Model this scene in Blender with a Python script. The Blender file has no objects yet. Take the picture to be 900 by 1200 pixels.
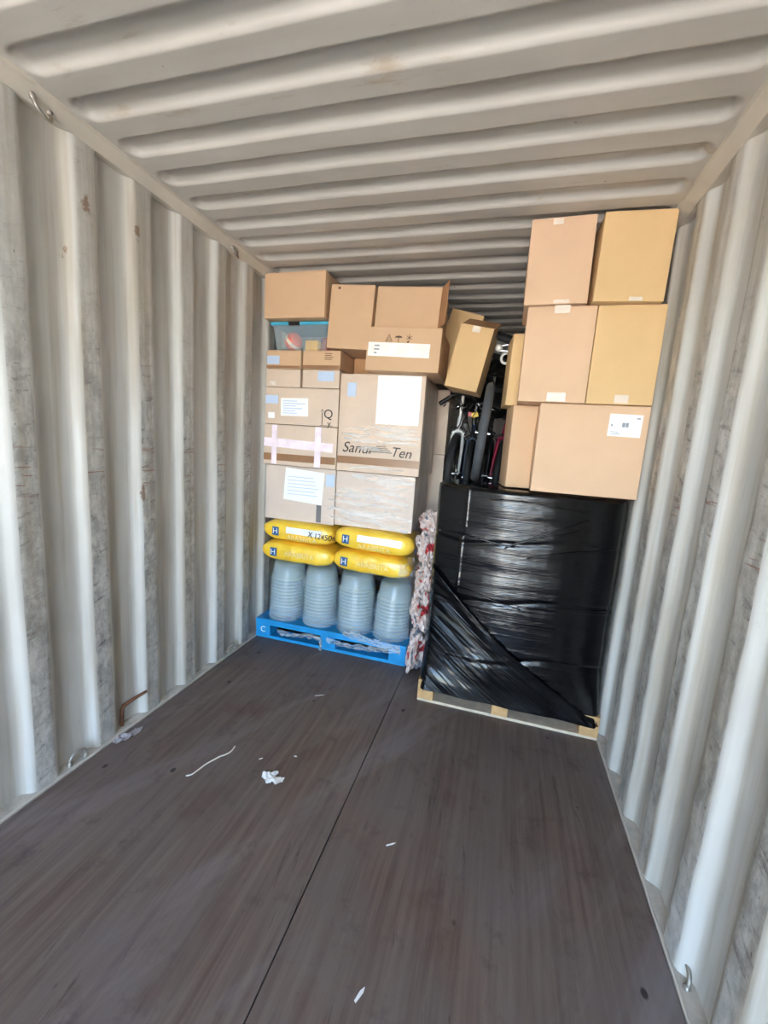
import bpy, bmesh, math, random
from mathutils import Vector, Matrix, noise

S = bpy.context.scene
C = S.collection
PI = math.pi
random.seed(7)

# ------------------------------------------------------------------ camera
W, H = 2.345, 2.622            # clear width and height of the high-cube container
Y0, Y1 = -2.5, 4.35            # door end, closed end
cam_d = bpy.data.cameras.new('camera')
cam = bpy.data.objects.new('camera', cam_d)
C.objects.link(cam)
yaw, pitch, roll = 0.2683, -0.159, 0.0679
F_ = Vector((-math.sin(yaw)*math.cos(pitch), math.cos(yaw)*math.cos(pitch), math.sin(pitch)))
R_ = Vector((math.cos(yaw), math.sin(yaw), 0))
U_ = R_.cross(F_)
R2 = R_*math.cos(roll) + U_*math.sin(roll)
U2 = -R_*math.sin(roll) + U_*math.cos(roll)
M = Matrix((R2, U2, -F_)).transposed().to_4x4()
M.translation = (1.685, 0, 1.505)
cam.matrix_world = M
cam_d.sensor_fit = 'HORIZONTAL'
cam_d.sensor_width = 36
cam_d.lens = 487.56/900*36
cam_d.clip_start = 0.02
S.camera = cam

# ------------------------------------------------------------------ sky, sun, exposure
wd = bpy.data.worlds.new('sky'); S.world = wd; wd.use_nodes = True
nt = wd.node_tree
bg = nt.nodes['Background']
sky = nt.nodes.new('ShaderNodeTexSky')
sky.sky_type = 'NISHITA'
sky.sun_disc = False
sky.sun_elevation = math.radians(52)
sky.sun_rotation = math.radians(50)
sky.air_density = 1.0
sky.dust_density = 1.5
sky.ozone_density = 1.0
nt.links.new(sky.outputs[0], bg.inputs[0])
bg.inputs[1].default_value = 0.36
sun_d = bpy.data.lights.new('sun', 'SUN'); sun_d.energy = 10.0; sun_d.angle = 0.009
sun_d.color = (1.0, 0.96, 0.90)
sun = bpy.data.objects.new('sun', sun_d); C.objects.link(sun)
# the sun stands behind the closed end and to the right, so no beam enters the door
sd = Vector((0.55, 0.35, 1.0)).normalized()
sun.rotation_euler = sd.to_track_quat('Z', 'Y').to_euler()
S.view_settings.view_transform = 'Standard'
S.view_settings.look = 'None'
S.view_settings.exposure = 3.6
S.view_settings.gamma = 1
S.view_settings.use_curve_mapping = False
S.cycles.transparent_max_bounces = 24
S.cycles.max_bounces = 10
S.cycles.diffuse_bounces = 6

# ------------------------------------------------------------------ material helpers
def srgb(r, g, b):
    f = lambda c: c/12.92 if c <= 0.04045 else ((c+0.055)/1.055)**2.4
    return (f(r/255), f(g/255), f(b/255), 1)

class NT:
    def __init__(s, name):
        s.m = bpy.data.materials.new(name); s.m.use_nodes = True
        s.t = s.m.node_tree; s.b = s.t.nodes['Principled BSDF']
    def n(s, typ, **kw):
        nd = s.t.nodes.new('ShaderNode'+typ)
        for k, v in kw.items():
            if k.startswith('i_'):
                key = k[2:]
                key = int(key) if key.isdigit() else key.replace('_', ' ')
                s.put(nd.inputs[key], v)
            else: setattr(nd, k, v)
        return nd
    def put(s, sock, v):
        if isinstance(v, bpy.types.NodeSocket): s.t.links.new(v, sock)
        elif isinstance(v, bpy.types.Node): s.t.links.new(v.outputs[0], sock)
        else: sock.default_value = v
    def set(s, **kw):
        for k, v in kw.items(): s.put(s.b.inputs[k.replace('_', ' ')], v)
    def coord(s, scale=(1,1,1), rot=(0,0,0), loc=(0,0,0)):
        tc = s.n('TexCoord')
        mp = s.n('Mapping', vector_type='TEXTURE', i_Scale=tuple(1/c if c else 1e6 for c in scale), i_Rotation=rot, i_Location=loc, i_Vector=tc.outputs['Object'])
        return mp.outputs[0]
    def noise(s, vec, scale=5, detail=4, rough=0.55):
        return s.n('TexNoise', i_Vector=vec, i_Scale=scale, i_Detail=detail, i_Roughness=rough).outputs[0]
    def ramp(s, fac, *stops):
        r = s.n('ValToRGB', i_Fac=fac); e = r.color_ramp.elements
        while len(e) < len(stops): e.new(0.5)
        for el, (p, c) in zip(e, stops):
            el.position = p; el.color = c if len(c) == 4 else (*c, 1)
        return r.outputs[0]
    def mix(s, fac, a, b, mode='MIX'):
        m = s.n('Mix', data_type='RGBA', blend_type=mode)
        s.put(m.inputs[0], fac); s.put(m.inputs[6], a); s.put(m.inputs[7], b)
        return m.outputs[2]
    def math(s, op, a, b=0.0):
        m = s.n('Math', operation=op); s.put(m.inputs[0], a); s.put(m.inputs[1], b); return m.outputs[0]
    def bump(s, h, strength=0.3, dist=0.01):
        b = s.n('Bump', i_Strength=strength, i_Distance=dist, i_Height=h)
        s.put(s.b.inputs['Normal'], b); return b

G = lambda v: (v, v, v, 1)

def simple(name, col, rough=0.5, metal=0.0, var=0.12, nscale=12, **kw):
    k = NT(name)
    n = k.noise(k.coord(), nscale, 4)
    c2 = tuple(x*(1-var) for x in col[:3])+(1,)
    c1 = tuple(min(1, x*(1+var*0.6)) for x in col[:3])+(1,)
    k.set(Base_Color=k.ramp(n, (0.3, c2), (0.7, c1)), Roughness=rough, Metallic=metal, **kw)
    return k.m

def wall_paint():
    k = NT('wall_paint')
    big = k.noise(k.coord((1, 1, 0.35)), 2.2, 5)
    base = k.ramp(big, (0.3, srgb(176, 173, 166)), (0.5, srgb(196, 195, 190)), (0.72, srgb(206, 206, 204)))
    # brown grime that runs down in streaks
    run = k.noise(k.coord((14, 14, 0.5)), 1.5, 4)
    base = k.mix(k.ramp(run, (0.46, G(0)), (0.68, G(0.6))), base, srgb(156, 143, 122))
    wear = k.n('Attribute', attribute_name='wear').outputs['Fac']
    # scuffs where cargo rubbed the proud flats: smears and horizontal scratches
    sm = k.noise(k.coord((3, 7, 4)), 2.4, 8, 0.74)
    sm2 = k.noise(k.coord((3, 6, 26), rot=(0.25, 0, 0)), 1.6, 6, 0.72)
    height = k.noise(k.coord((0.3, 0.9, 1.1)), 1.4, 3)
    s1 = k.ramp(sm, (0.40, G(0)), (0.58, G(1)))
    s2 = k.ramp(sm2, (0.56, G(0)), (0.62, G(1)))
    low = k.n('SeparateXYZ', i_0=k.coord()).outputs[2]
    band = k.ramp(k.math('MULTIPLY', low, 1/2.6), (0.0, G(0.75)), (0.25, G(1)), (0.62, G(0.9)), (0.85, G(0.25)))
    sc = k.math('MULTIPLY', k.math('MULTIPLY', wear, k.math('ADD', k.math('MULTIPLY', s1, 0.62), k.math('MULTIPLY', s2, 0.45))), band)
    sc = k.math('MINIMUM', k.math('MULTIPLY', sc, k.ramp(height, (0.3, G(0.55)), (0.6, G(1)))), 0.92)
    base = k.mix(sc, base, srgb(98, 93, 89))
    # dark knocks and rust spots
    kn = k.noise(k.coord((6, 30, 16)), 2.0, 6, 0.75)
    kn = k.ramp(kn, (0.655, G(0)), (0.685, G(1)))
    base = k.mix(k.math('MULTIPLY', kn, k.math('MAXIMUM', wear, 0.12)), base, srgb(62, 52, 48))
    ru = k.noise(k.coord((7, 16, 9), loc=(3, 1, 2)), 2.0, 6, 0.7)
    ru = k.ramp(ru, (0.69, G(0)), (0.72, G(1)))
    base = k.mix(k.math('MULTIPLY', ru, k.math('MAXIMUM', wear, 0.3)), base, srgb(128, 74, 42))
    # rust scabs and a scratch high on the left wall
    for (sx, sy, sz, sr) in ((0.0, 1.398, 2.358, 0.020), (0.0, 1.640, 2.378, 0.018), (-0.02, 1.318, 2.157, 0.016), (0.0, 1.640, 1.19, 0.020), (W, 1.45, 1.32, 0.014)):
        dv = k.n('VectorMath', operation='DISTANCE', i_0=k.coord((1, 1, 0.38)), i_1=(sx, sy, sz*0.38)).outputs['Value']
        wob = k.math('ADD', dv, k.math('MULTIPLY', k.math('SUBTRACT', k.noise(k.coord((1, 1, 1), loc=(sy, sz, 0)), 45, 4, 0.7), 0.5), 0.05))
        base = k.mix(k.ramp(k.math('DIVIDE', wob, sr), (0.5, G(0.7)), (0.8, G(0))), base, srgb(122, 84, 56))
    # chipped bends: dark flecks, and rust ticks at the height where load bars rubbed
    edge = k.n('Attribute', attribute_name='edge').outputs['Fac']
    fk = k.noise(k.coord((2, 5, 22), loc=(0, 3, 1)), 1.7, 6, 0.75)
    base = k.mix(k.math('MULTIPLY', edge, k.ramp(fk, (0.55, G(0)), (0.60, G(0.85)))), base, srgb(66, 58, 54))
    zb = k.ramp(k.math('MULTIPLY', low, 1/2.6), (0.465, G(0)), (0.48, G(1)), (0.535, G(1)), (0.55, G(0)))
    tk = k.noise(k.coord((3, 4, 55), loc=(2, 1, 4)), 1.3, 3, 0.6)
    tk = k.math('MULTIPLY', k.math('MULTIPLY', k.ramp(tk, (0.60, G(0)), (0.64, G(1))), zb), k.math('MAXIMUM', edge, k.math('MULTIPLY', wear, 0.6)))
    base = k.mix(tk, base, srgb(126, 66, 44))
    k.set(Base_Color=base, Roughness=k.ramp(sm, (0.3, G(0.42)), (0.7, G(0.6))))
    k.b.inputs['Specular IOR Level'].default_value = 0.35
    k.bump(k.noise(k.coord((1, 1, 1)), 30, 5), 0.12, 0.004)
    return k.m

def ceiling_paint():
    k = NT('ceiling_paint')
    big = k.noise(k.coord((0.5, 2, 1)), 3, 5)
    base = k.ramp(big, (0.3, srgb(178, 174, 166)), (0.7, srgb(197, 194, 187)))
    st = k.noise(k.coord((2.2, 9, 1), loc=(4, 2, 0)), 1.2, 6, 0.7)
    base = k.mix(k.ramp(st, (0.60, G(0)), (0.70, G(0.5))), base, srgb(150, 126, 88))
    sp = k.noise(k.coord((1, 1, 1), loc=(1, 5, 0)), 16, 6, 0.7)
    base = k.mix(k.ramp(sp, (0.69, G(0)), (0.72, G(0.75))), base, srgb(120, 100, 80))
    k.set(Base_Color=base, Roughness=0.5)
    k.b.inputs['Specular IOR Level'].default_value = 0.35
    k.bump(sp, 0.05, 0.003)
    return k.m

def plywood():
    k = NT('plywood_floor')
    g = k.noise(k.coord((16, 0.7, 1)), 2.2, 8, 0.65)
    cl = k.noise(k.coord((1, 0.8, 1)), 2.6, 5, 0.6)
    base = k.ramp(g, (0.3, srgb(82, 66, 58)), (0.5, srgb(104, 89, 81)), (0.75, srgb(124, 110, 102)))
    base = k.mix(k.ramp(cl, (0.35, G(0)), (0.65, G(0.6))), base, srgb(108, 101, 100))
    red = k.noise(k.coord((1.2, 0.9, 1), loc=(7, 3, 0)), 3.5, 5)
    base = k.mix(k.ramp(red, (0.58, G(0)), (0.75, G(0.5))), base, srgb(80, 52, 44))
    sk = k.noise(k.coord((9, 0.8, 1), rot=(0, 0, 0.12), loc=(2, 2, 0)), 2.6, 7, 0.75)
    base = k.mix(k.ramp(sk, (0.60, G(0)), (0.68, G(0.65))), base, srgb(44, 36, 35))
    wr = k.noise(k.coord((3.0, 0.35, 1), rot=(0, 0, -0.5), loc=(5, 1, 0)), 1.6, 5, 0.6)
    base = k.mix(k.ramp(wr, (0.55, G(0)), (0.72, G(0.55))), base, srgb(134, 128, 130))
    blot = k.noise(k.coord((1, 1, 1), loc=(9, 4, 0)), 7, 6, 0.7)
    base = k.mix(k.ramp(blot, (0.56, G(0)), (0.72, G(0.5))), base, srgb(58, 47, 44))
    # nail heads and knots
    v = k.n('TexVoronoi', i_Vector=k.coord((1, 0.7, 1)), i_Scale=6.5, i_Randomness=1.0)
    base = k.mix(k.ramp(v.outputs['Distance'], (0.05, G(0.9)), (0.08, G(0))), base, srgb(30, 25, 25))
    fl = k.noise(k.coord((30, 18, 1)), 3, 5, 0.8)
    base = k.mix(k.ramp(fl, (0.70, G(0)), (0.74, G(0.5))), base, srgb(165, 158, 150))
    k.set(Base_Color=base, Roughness=k.ramp(cl, (0.3, G(0.42)), (0.7, G(0.58))))
    k.b.inputs['Specular IOR Level'].default_value = 0.4
    k.bump(g, 0.25, 0.003)
    return k.m

def cardboard(name, col, var=0.06):
    k = NT(name)
    n = k.noise(k.coord((1, 1, 1)), 3, 4)
    oi = k.n('ObjectInfo').outputs['Random']
    base = k.ramp(n, (0.3, tuple(c*(1-var) for c in col[:3])), (0.7, tuple(min(1, c*(1+var)) for c in col[:3])))
    flute = k.n('TexWave', i_Vector=k.coord((1, 1, 0)), i_Scale=55, i_Distortion=0.6, bands_direction='X').outputs[0]
    base = k.mix(0.05, base, flute, 'OVERLAY')
    k.set(Base_Color=base, Roughness=0.72)
    k.b.inputs['Specular IOR Level'].default_value = 0.25
    k.bump(k.math('ADD', k.math('MULTIPLY', flute, 0.25), k.noise(k.coord(), 9, 3)), 0.12, 0.004)
    return k.m

def filmed(name, col, amount=1.0):
    """cardboard under tight clear stretch film: the wood-brown board with a wrinkled clear coat"""
    k = NT(name)
    n = k.noise(k.coord(), 4, 4)
    base = k.ramp(n, (0.3, tuple(c*0.92 for c in col[:3])), (0.7, tuple(min(1, c*1.06) for c in col[:3])))
    k.set(Base_Color=base, Roughness=0.55)
    w1 = k.noise(k.coord((4, 4, 24), rot=(0, 0.25, 0)), 3.0, 5, 0.6)
    w2 = k.noise(k.coord((10, 10, 14)), 3.0, 4, 0.6)
    hgt = k.math('ADD', w1, k.math('MULTIPLY', w2, 0.6))
    bp = k.n('Bump', i_Strength=0.9*amount, i_Distance=0.022, i_Height=hgt)
    k.set(Coat_Weight=1.0, Coat_Roughness=0.10, Coat_IOR=1.6, Coat_Normal=bp)
    return k.m

def black_film():
    k = NT('black_film')
    h1 = k.noise(k.coord((1.1, 1.1, 50)), 2.0, 4, 0.6)
    h2 = k.noise(k.coord((2.0, 2.0, 26), rot=(0, -0.22, 0)), 2.2, 4, 0.6)
    m = k.ramp(k.noise(k.coord((2, 2, 2)), 1.6, 3), (0.35, G(0.25)), (0.65, G(1)))
    h = k.math('MULTIPLY', k.math('ADD', k.math('MULTIPLY', h1, 0.8), k.math('MULTIPLY', h2, 0.5)), m)
    k.set(Base_Color=srgb(7, 7, 9), Roughness=0.10)
    k.b.inputs['Specular IOR Level'].default_value = 0.62
    k.bump(h, 0.5, 0.010)
    return k.m

def black_film_tail():
    k = NT('black_film_tail')
    h1 = k.noise(k.coord((0.8, 0.8, 36), rot=(0, 0.60, 0)), 1.8, 5, 0.6)
    h2 = k.noise(k.coord((2, 2, 9), rot=(0, 0.60, 0)), 2.0, 3, 0.5)
    k.set(Base_Color=srgb(8, 8, 10), Roughness=0.14)
    k.b.inputs['Specular IOR Level'].default_value = 0.32
    rd = k.ramp(h1, (0.50, G(0)), (0.60, G(1)), (0.68, G(0.3)))
    k.bump(k.math('ADD', k.math('MULTIPLY', rd, 0.5), k.math('MULTIPLY', h2, 0.6)), 0.34, 0.012)
    return k.m

def clear_plastic(name, col, alpha, rough=0.12, bump=0.0, scale=(1,1,1)):
    k = NT(name)
    k.set(Base_Color=col, Roughness=rough, Alpha=alpha)
    if bump:
        k.bump(k.noise(k.coord(scale), 6, 4, 0.6), bump, 0.01)
    return k.m

def bag_plastic():
    k = NT('bag_yellow')
    n = k.noise(k.coord(), 6, 3)
    k.set(Base_Color=k.ramp(n, (0.3, srgb(238, 188, 40)), (0.7, srgb(250, 212, 76))), Roughness=0.28)  # yellow lightened to include the white sheen of the plastic
    k.b.inputs['Coat Weight'].default_value = 0.4
    k.b.inputs['Coat Roughness'].default_value = 0.15
    k.bump(k.noise(k.coord((3, 6, 12)), 3, 4, 0.6), 0.45, 0.012)
    return k.m

def sack_print():
    k = NT('sack_print')
    a = k.noise(k.coord((9, 5, 6)), 1.5, 2)
    c = k.noise(k.coord((5, 5, 5), loc=(4, 2, 7)), 2.5, 3)
    base = k.ramp(c, (0.35, srgb(196, 168, 156)), (0.5, srgb(214, 202, 198)), (0.65, srgb(182, 150, 138)))
    base = k.mix(k.ramp(a, (0.57, G(0)), (0.59, G(1))), base, srgb(172, 52, 58))
    base = k.mix(k.ramp(a, (0.36, G(1)), (0.38, G(0))), base, srgb(96, 100, 112))
    k.set(Base_Color=base, Roughness=0.35)
    k.bump(k.noise(k.coord(), 14, 4), 0.4, 0.01)
    return k.m

MAT = dict(
    wall=wall_paint(), ceil=ceiling_paint(), ply=plywood(),
    rail=simple('rail_paint', srgb(196, 190, 178), 0.5, nscale=6, var=0.1),
    strip=simple('floor_strip', srgb(182, 176, 166), 0.5, nscale=20, var=0.25),
    sub=simple('subfloor', srgb(40, 34, 32), 0.8),
    ground=simple('ground_sand', (0.36, 0.325, 0.275, 1), 0.9, nscale=0.8, var=0.2),
    gasket=simple('ring_steel', srgb(160, 154, 146), 0.38, 0.5),
    rust=simple('rust', srgb(112, 72, 50), 0.85, nscale=40, var=0.35),
    cb_peach=cardboard('cardboard_peach', srgb(212, 180, 150)),
    cb_gold=cardboard('cardboard_gold', srgb(212, 180, 134)),
    cb_tan=cardboard('cardboard_tan', srgb(206, 173, 140)),
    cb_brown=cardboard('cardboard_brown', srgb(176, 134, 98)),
    cb_film=filmed('cardboard_in_film', srgb(212, 196, 184)),
    cb_film2=filmed('cardboard_in_film_light', srgb(212, 190, 170), 0.7),
    cb_edge=simple('cardboard_edge', srgb(158, 120, 84), 0.8),
    tape=clear_plastic('packing_tape', srgb(250, 240, 228), 0.62, 0.15, 0.2, (8, 8, 8)),  # clear tape, whitened so its colour carries the reflection
    tape_brown=simple('brown_tape', srgb(150, 112, 82), 0.3),
    tape_grey=simple('grey_tape', srgb(120, 118, 120), 0.35),
    tape_pink=simple('pink_white_tape', srgb(244, 230, 240), 0.25, nscale=14, var=0.16),
    paper=simple('white_paper', srgb(238, 240, 240), 0.55, var=0.02),
    paper_blue=simple('pale_blue_label', srgb(188, 206, 232), 0.45, var=0.05),
    ink=simple('black_ink', srgb(34, 30, 30), 0.6),
    ink_grey=simple('grey_ink', srgb(140, 146, 160), 0.6),
    ink_brown=simple('brown_ink', srgb(92, 66, 48), 0.6),
    ink_pale=simple('pale_print', srgb(246, 226, 160), 0.4),
    ink_white=simple('white_print', srgb(240, 240, 236), 0.35),
    blue=simple('blue_print', srgb(44, 92, 150), 0.35),
    pallet_blue=simple('pallet_blue', srgb(28, 144, 206), 0.42, nscale=9, var=0.16),
    wood=simple('pallet_wood', srgb(198, 158, 108), 0.75, nscale=18, var=0.22),
    wood_pale=simple('pallet_wood_pale', srgb(206, 190, 166), 0.75, nscale=18, var=0.2),
    bfilm=black_film(), btail=black_film_tail(),
    tub=clear_plastic('clear_tub', srgb(196, 214, 220), 0.30, 0.06),
    film=clear_plastic('stretch_film', srgb(235, 238, 242), 0.2, 0.12, 0.7, (3, 3, 14)),
    film_pleat=clear_plastic('film_pleat', srgb(255, 253, 252), 0.30, 0.2),  # white see-through strips paint the glints of the bunched film
    film_side=clear_plastic('film_side', srgb(176, 184, 200), 0.34, 0.1, 0.6, (6, 6, 14)),  # blue-grey tint puts the reflection on this film into its colour
    film_white=clear_plastic('bunched_film', srgb(226, 236, 242), 0.30, 0.10),
    bin=clear_plastic('bin_plastic', srgb(205, 220, 228), 0.3, 0.12),
    bin_blue=simple('bin_lid_blue', srgb(70, 170, 205), 0.35),
    toy_red=simple('toy_coral', srgb(232, 100, 76), 0.4),
    toy_yellow=simple('toy_yellow', srgb(240, 190, 70), 0.4),
    toy_maroon=simple('toy_maroon', srgb(150, 74, 74), 0.5),
    toy_white=simple('toy_cream', srgb(232, 226, 210), 0.5),
    toy_teal=simple('toy_teal', srgb(120, 160, 170), 0.5),
    bag=bag_plastic(), sack=sack_print(),
    rubber=simple('tyre_rubber', srgb(34, 34, 37), 0.7),
    rubber_grey=simple('tyre_rubber_grey', srgb(72, 76, 82), 0.7),
    frame_white=simple('frame_white', srgb(226, 230, 232), 0.3),
    frame_black=simple('frame_black', srgb(24, 25, 30), 0.3),
    frame_navy=simple('frame_navy', srgb(30, 42, 62), 0.3),
    frame_red=simple('frame_magenta', srgb(150, 22, 62), 0.28),
    chrome=simple('chrome', srgb(196, 198, 202), 0.18, 1.0),
    black_plastic=simple('black_plastic', srgb(22, 22, 24), 0.45),
    yellow=simple('yellow_sticker', srgb(236, 196, 30), 0.4),
    red=simple('red_sticker', srgb(180, 40, 40), 0.4),
    white_plastic=simple('white_plastic', srgb(228, 226, 220), 0.35),
    string=simple('string_white', srgb(222, 218, 208), 0.7),
)

# ------------------------------------------------------------------ object helpers
def obj(name, bm, mat, parent=None, loc=None, smooth=False, sharp=None):
    me = bpy.data.meshes.new(name)
    bm.normal_update()
    bm.to_mesh(me); bm.free()
    return obj_me(name, me, mat, parent, loc, smooth, sharp)

def obj_me(name, me, mat, parent=None, loc=None, smooth=False, sharp=None):
    if mat is not None and not me.materials: me.materials.append(MAT[mat] if isinstance(mat, str) else mat)
    if smooth:
        me.polygons.foreach_set('use_smooth', [True]*len(me.polygons))
        if sharp: me.set_sharp_from_angle(angle=math.radians(sharp))
    o = bpy.data.objects.new(name, me); C.objects.link(o)
    if parent: o.parent = parent
    if loc is not None: o.location = loc
    return o

def tag(o, label=None, cat=None, group=None, kind=None):
    if label: o['label'] = label
    if cat: o['category'] = cat
    if group: o['group'] = group
    if kind: o['kind'] = kind
    return o

def thing(name, label, cat, loc=(0, 0, 0), rot=(0, 0, 0), group=None):
    o = bpy.data.objects.new(name, None); C.objects.link(o)
    o.empty_display_size = 0.1
    o.location = loc; o.rotation_euler = rot
    return tag(o, label, cat, group)

def box(bm, x0, x1, y0, y1, z0, z1, bevel=0.0):
    vs = [bm.verts.new(p) for p in ((x0,y0,z0),(x1,y0,z0),(x1,y1,z0),(x0,y1,z0),(x0,y0,z1),(x1,y0,z1),(x1,y1,z1),(x0,y1,z1))]
    fs = [bm.faces.new([vs[i] for i in f]) for f in ((3,2,1,0),(4,5,6,7),(0,1,5,4),(1,2,6,5),(2,3,7,6),(3,0,4,7))]
    if bevel:
        es = list({e for f in fs for e in f.edges})
        bmesh.ops.bevel(bm, geom=es, offset=bevel, segments=2, affect='EDGES', profile=0.7)
    return bm

def bx(*a, bevel=0.0):
    return box(bmesh.new(), *a, bevel=bevel)

def tube(bm, pts, r, n=10, closed=False, cap=True):
    pts = [Vector(p) for p in pts]
    N = len(pts)
    rr = r if isinstance(r, (list, tuple)) else [r]*N
    rings = []; up = None
    for i, p in enumerate(pts):
        a = pts[(i-1) % N] if (closed or i > 0) else p
        b = pts[(i+1) % N] if (closed or i < N-1) else p
        t = (b-a).normalized()
        if up is None:
            up = Vector((0, 0, 1)) if abs(t.z) < 0.9 else Vector((1, 0, 0))
        u = (up - t*up.dot(t)).normalized(); v = t.cross(u); up = u
        rings.append([bm.verts.new(p + (u*math.cos(2*PI*k/n) + v*math.sin(2*PI*k/n))*rr[i]) for k in range(n)])
    L = N if closed else N-1
    for i in range(L):
        A, B = rings[i], rings[(i+1) % N]
        for k in range(n):
            bm.faces.new((A[k], A[(k+1) % n], B[(k+1) % n], B[k]))
    if cap and not closed:
        bm.faces.new(rings[0][::-1]); bm.faces.new(rings[-1])
    return bm

def tb(pts, r, n=10, **k): return tube(bmesh.new(), pts, r, n, **k)

def lathe(bm, prof, n=32):
    rings = []
    for r, z in prof:
        rings.append([bm.verts.new((r*math.cos(2*PI*k/n), r*math.sin(2*PI*k/n), z)) for k in range(n)])
    for A, B in zip(rings, rings[1:]):
        for k in range(n): bm.faces.new((A[k], A[(k+1) % n], B[(k+1) % n], B[k]))
    return bm

def text_mesh(s, size, depth=0.0004, shear=0.0, font_scale_x=1.0):
    cu = bpy.data.curves.new('txt', 'FONT'); cu.body = s; cu.size = size; cu.extrude = depth; cu.shear = shear
    cu.align_x = 'CENTER'; cu.align_y = 'CENTER'
    t = bpy.data.objects.new('txt', cu); C.objects.link(t)
    dg = bpy.context.evaluated_depsgraph_get()
    me = bpy.data.meshes.new_from_object(t.evaluated_get(dg))
    bpy.data.objects.remove(t)
    me.transform(Matrix.Rotation(PI/2, 4, 'X') @ Matrix.Diagonal((font_scale_x, 1, 1, 1)))   # reads from -Y
    return me

# ------------------------------------------------------------------ the container
def corrugated(name, length, height, phase, mat, nz=44, depth=0.036):
    """sheet in local (s along, depth, z); s=0..length; proud flats start at phase + k*0.278"""
    per = [(0.0, 0), (0.096, 0), (0.128, 1), (0.246, 1), (0.278, 0)]
    ss = []
    k0 = int(math.floor((0-phase)/0.278))-1
    k = k0
    while phase+k*0.278 < length+0.3:
        for (a, d0), (b, d1) in zip(per, per[1:]):
            for t in ((0.09, 0.22, 0.78, 0.91) if d0 == d1 else (0.14, 0.3, 0.7, 0.86)):
                s = phase+k*0.278+a+(b-a)*t
                dd = d0+(d1-d0)*t
                if 0 <= s <= length: ss.append((s, dd, 1.0 if (d0 == 0 and d1 == 0) else 0.0))
        k += 1
    ss = [(0, ss[0][1], 0)]+ss+[(length, ss[-1][1], 0)]
    return ss, nz

def build_wall(name, length, height, phase, to_world, outward, mat, nz=48, seed=0):
    ss, nz = corrugated(name, length, height, phase, mat, nz)
    bm = bmesh.new()
    lay = bm.loops.layers.float.new('wear'); lay2 = bm.loops.layers.float.new('edge')
    grid = []
    for j in range(nz+1):
        z = height*j/nz
        row = []
        for s, d, w in ss:
            dent = 0.004*noise.noise(Vector((s*1.7+seed, z*1.1, seed))) + 0.0035*noise.noise(Vector((s*7+seed, z*5, 3.1)))
            jit = 0.003*noise.noise(Vector((s*3, z*7+seed, 9.0)))
            row.append(bm.verts.new(to_world(s+jit, d*0.036+dent, z)))
        grid.append(row)
    for j in range(nz):
        for i in range(len(ss)-1):
            f = bm.faces.new((grid[j][i], grid[j][i+1], grid[j+1][i+1], grid[j+1][i]))
            # the proud flat and a little of its two bends carry the scuffs
            a, b = ss[i], ss[i+1]
            w = 1.0 if (a[1] < 0.14 and b[1] < 0.14) else 0.0
            ed = 1.0 if (w and (a[1] > 0.001 or b[1] > 0.001)) else 0.0
            for l in f.loops: l[lay] = w; l[lay2] = ed
    bmesh.ops.recalc_face_normals(bm, faces=bm.faces[:])
    o = obj(name, bm, mat, smooth=True)
    return tag(o, kind='structure')

LEN = Y1-Y0+0.06
build_wall('wall_left', LEN, H+0.04, (1.0715-Y0) % 0.278, lambda s, d, z: (-d, Y0+s, z), -1, 'wall', seed=1.3)
PH_R = 1.805
build_wall('wall_right', LEN, H+0.04, (PH_R-Y0) % 0.278, lambda s, d, z: (W+d, Y0+s, z), 1, 'wall', seed=8.7)
build_wall('wall_back', W+0.12, H+0.04, 0.1, lambda s, d, z: (s-0.06, Y1+d, z), 1, 'wall', nz=20, seed=4.2)

# roof sheet with pressed ribs that stop short of the rails
def smooth01(t): t = max(0.0, min(1.0, t)); return t*t*(3-2*t)
bm = bmesh.new()
RP, RY = 0.1965, 1.3746
xs = [-0.06, 0.02, 0.05]+[0.06+0.009*i for i in range(14)]+[0.2+0.0975*i for i in range(21)]+[W-0.06-0.009*i for i in range(13, -1, -1)]+[W-0.05, W-0.02, W+0.06]
ys = []
k = int((Y0-RY)/RP)-1
while RY+k*RP < Y1:
    for f in [q/24 for q in range(24)]:
        y = RY+k*RP+(f-1+0.04)*RP
        if Y0 < y < Y1: ys.append(y)
    k += 1
ys = [Y0]+ys+[Y1, Y1+0.06]
hw, cr = 0.043, 0.035
def roof_z(x, y):
    k = round((y-(RY-0.045))/RP)
    yc = RY-0.045+k*RP
    qx = abs(x-W/2)-(W/2-0.078)+cr; qy = abs(y-yc)-hw+cr
    sdf = math.hypot(max(qx, 0), max(qy, 0))+min(max(qx, qy), 0)-cr
    h = 0.027*smooth01((-sdf+0.011)/0.022)
    return H+h+0.004*noise.noise(Vector((x*1.3, y*1.5, 2)))+0.0015*noise.noise(Vector((x*5, y*5, 7)))
rows = [[bm.verts.new((x, y, roof_z(x, y))) for x in xs] for y in ys]
for A, B in zip(rows, rows[1:]):
    for i in range(len(xs)-1): bm.faces.new((A[i], B[i], B[i+1], A[i+1]))
tag(obj('ceiling', bm, 'ceil', smooth=True), kind='structure')

# plywood floor: dark sub-floor and two rows of panels with an open seam between
fl = tag(obj('floor', bx(-0.06, W+0.06, Y0, Y1+0.06, -0.06, -0.028), 'sub'), kind='structure')
SEAM = 1.196
obj('floor_panel', bx(0.014, SEAM-0.0022, Y0, Y1, -0.028, 0.0, bevel=0.0015), 'ply', fl)
obj('floor_panel', bx(SEAM+0.0022, W-0.014, Y0, Y1, -0.028, 0.0012, bevel=0.0015), 'ply', fl)

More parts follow.
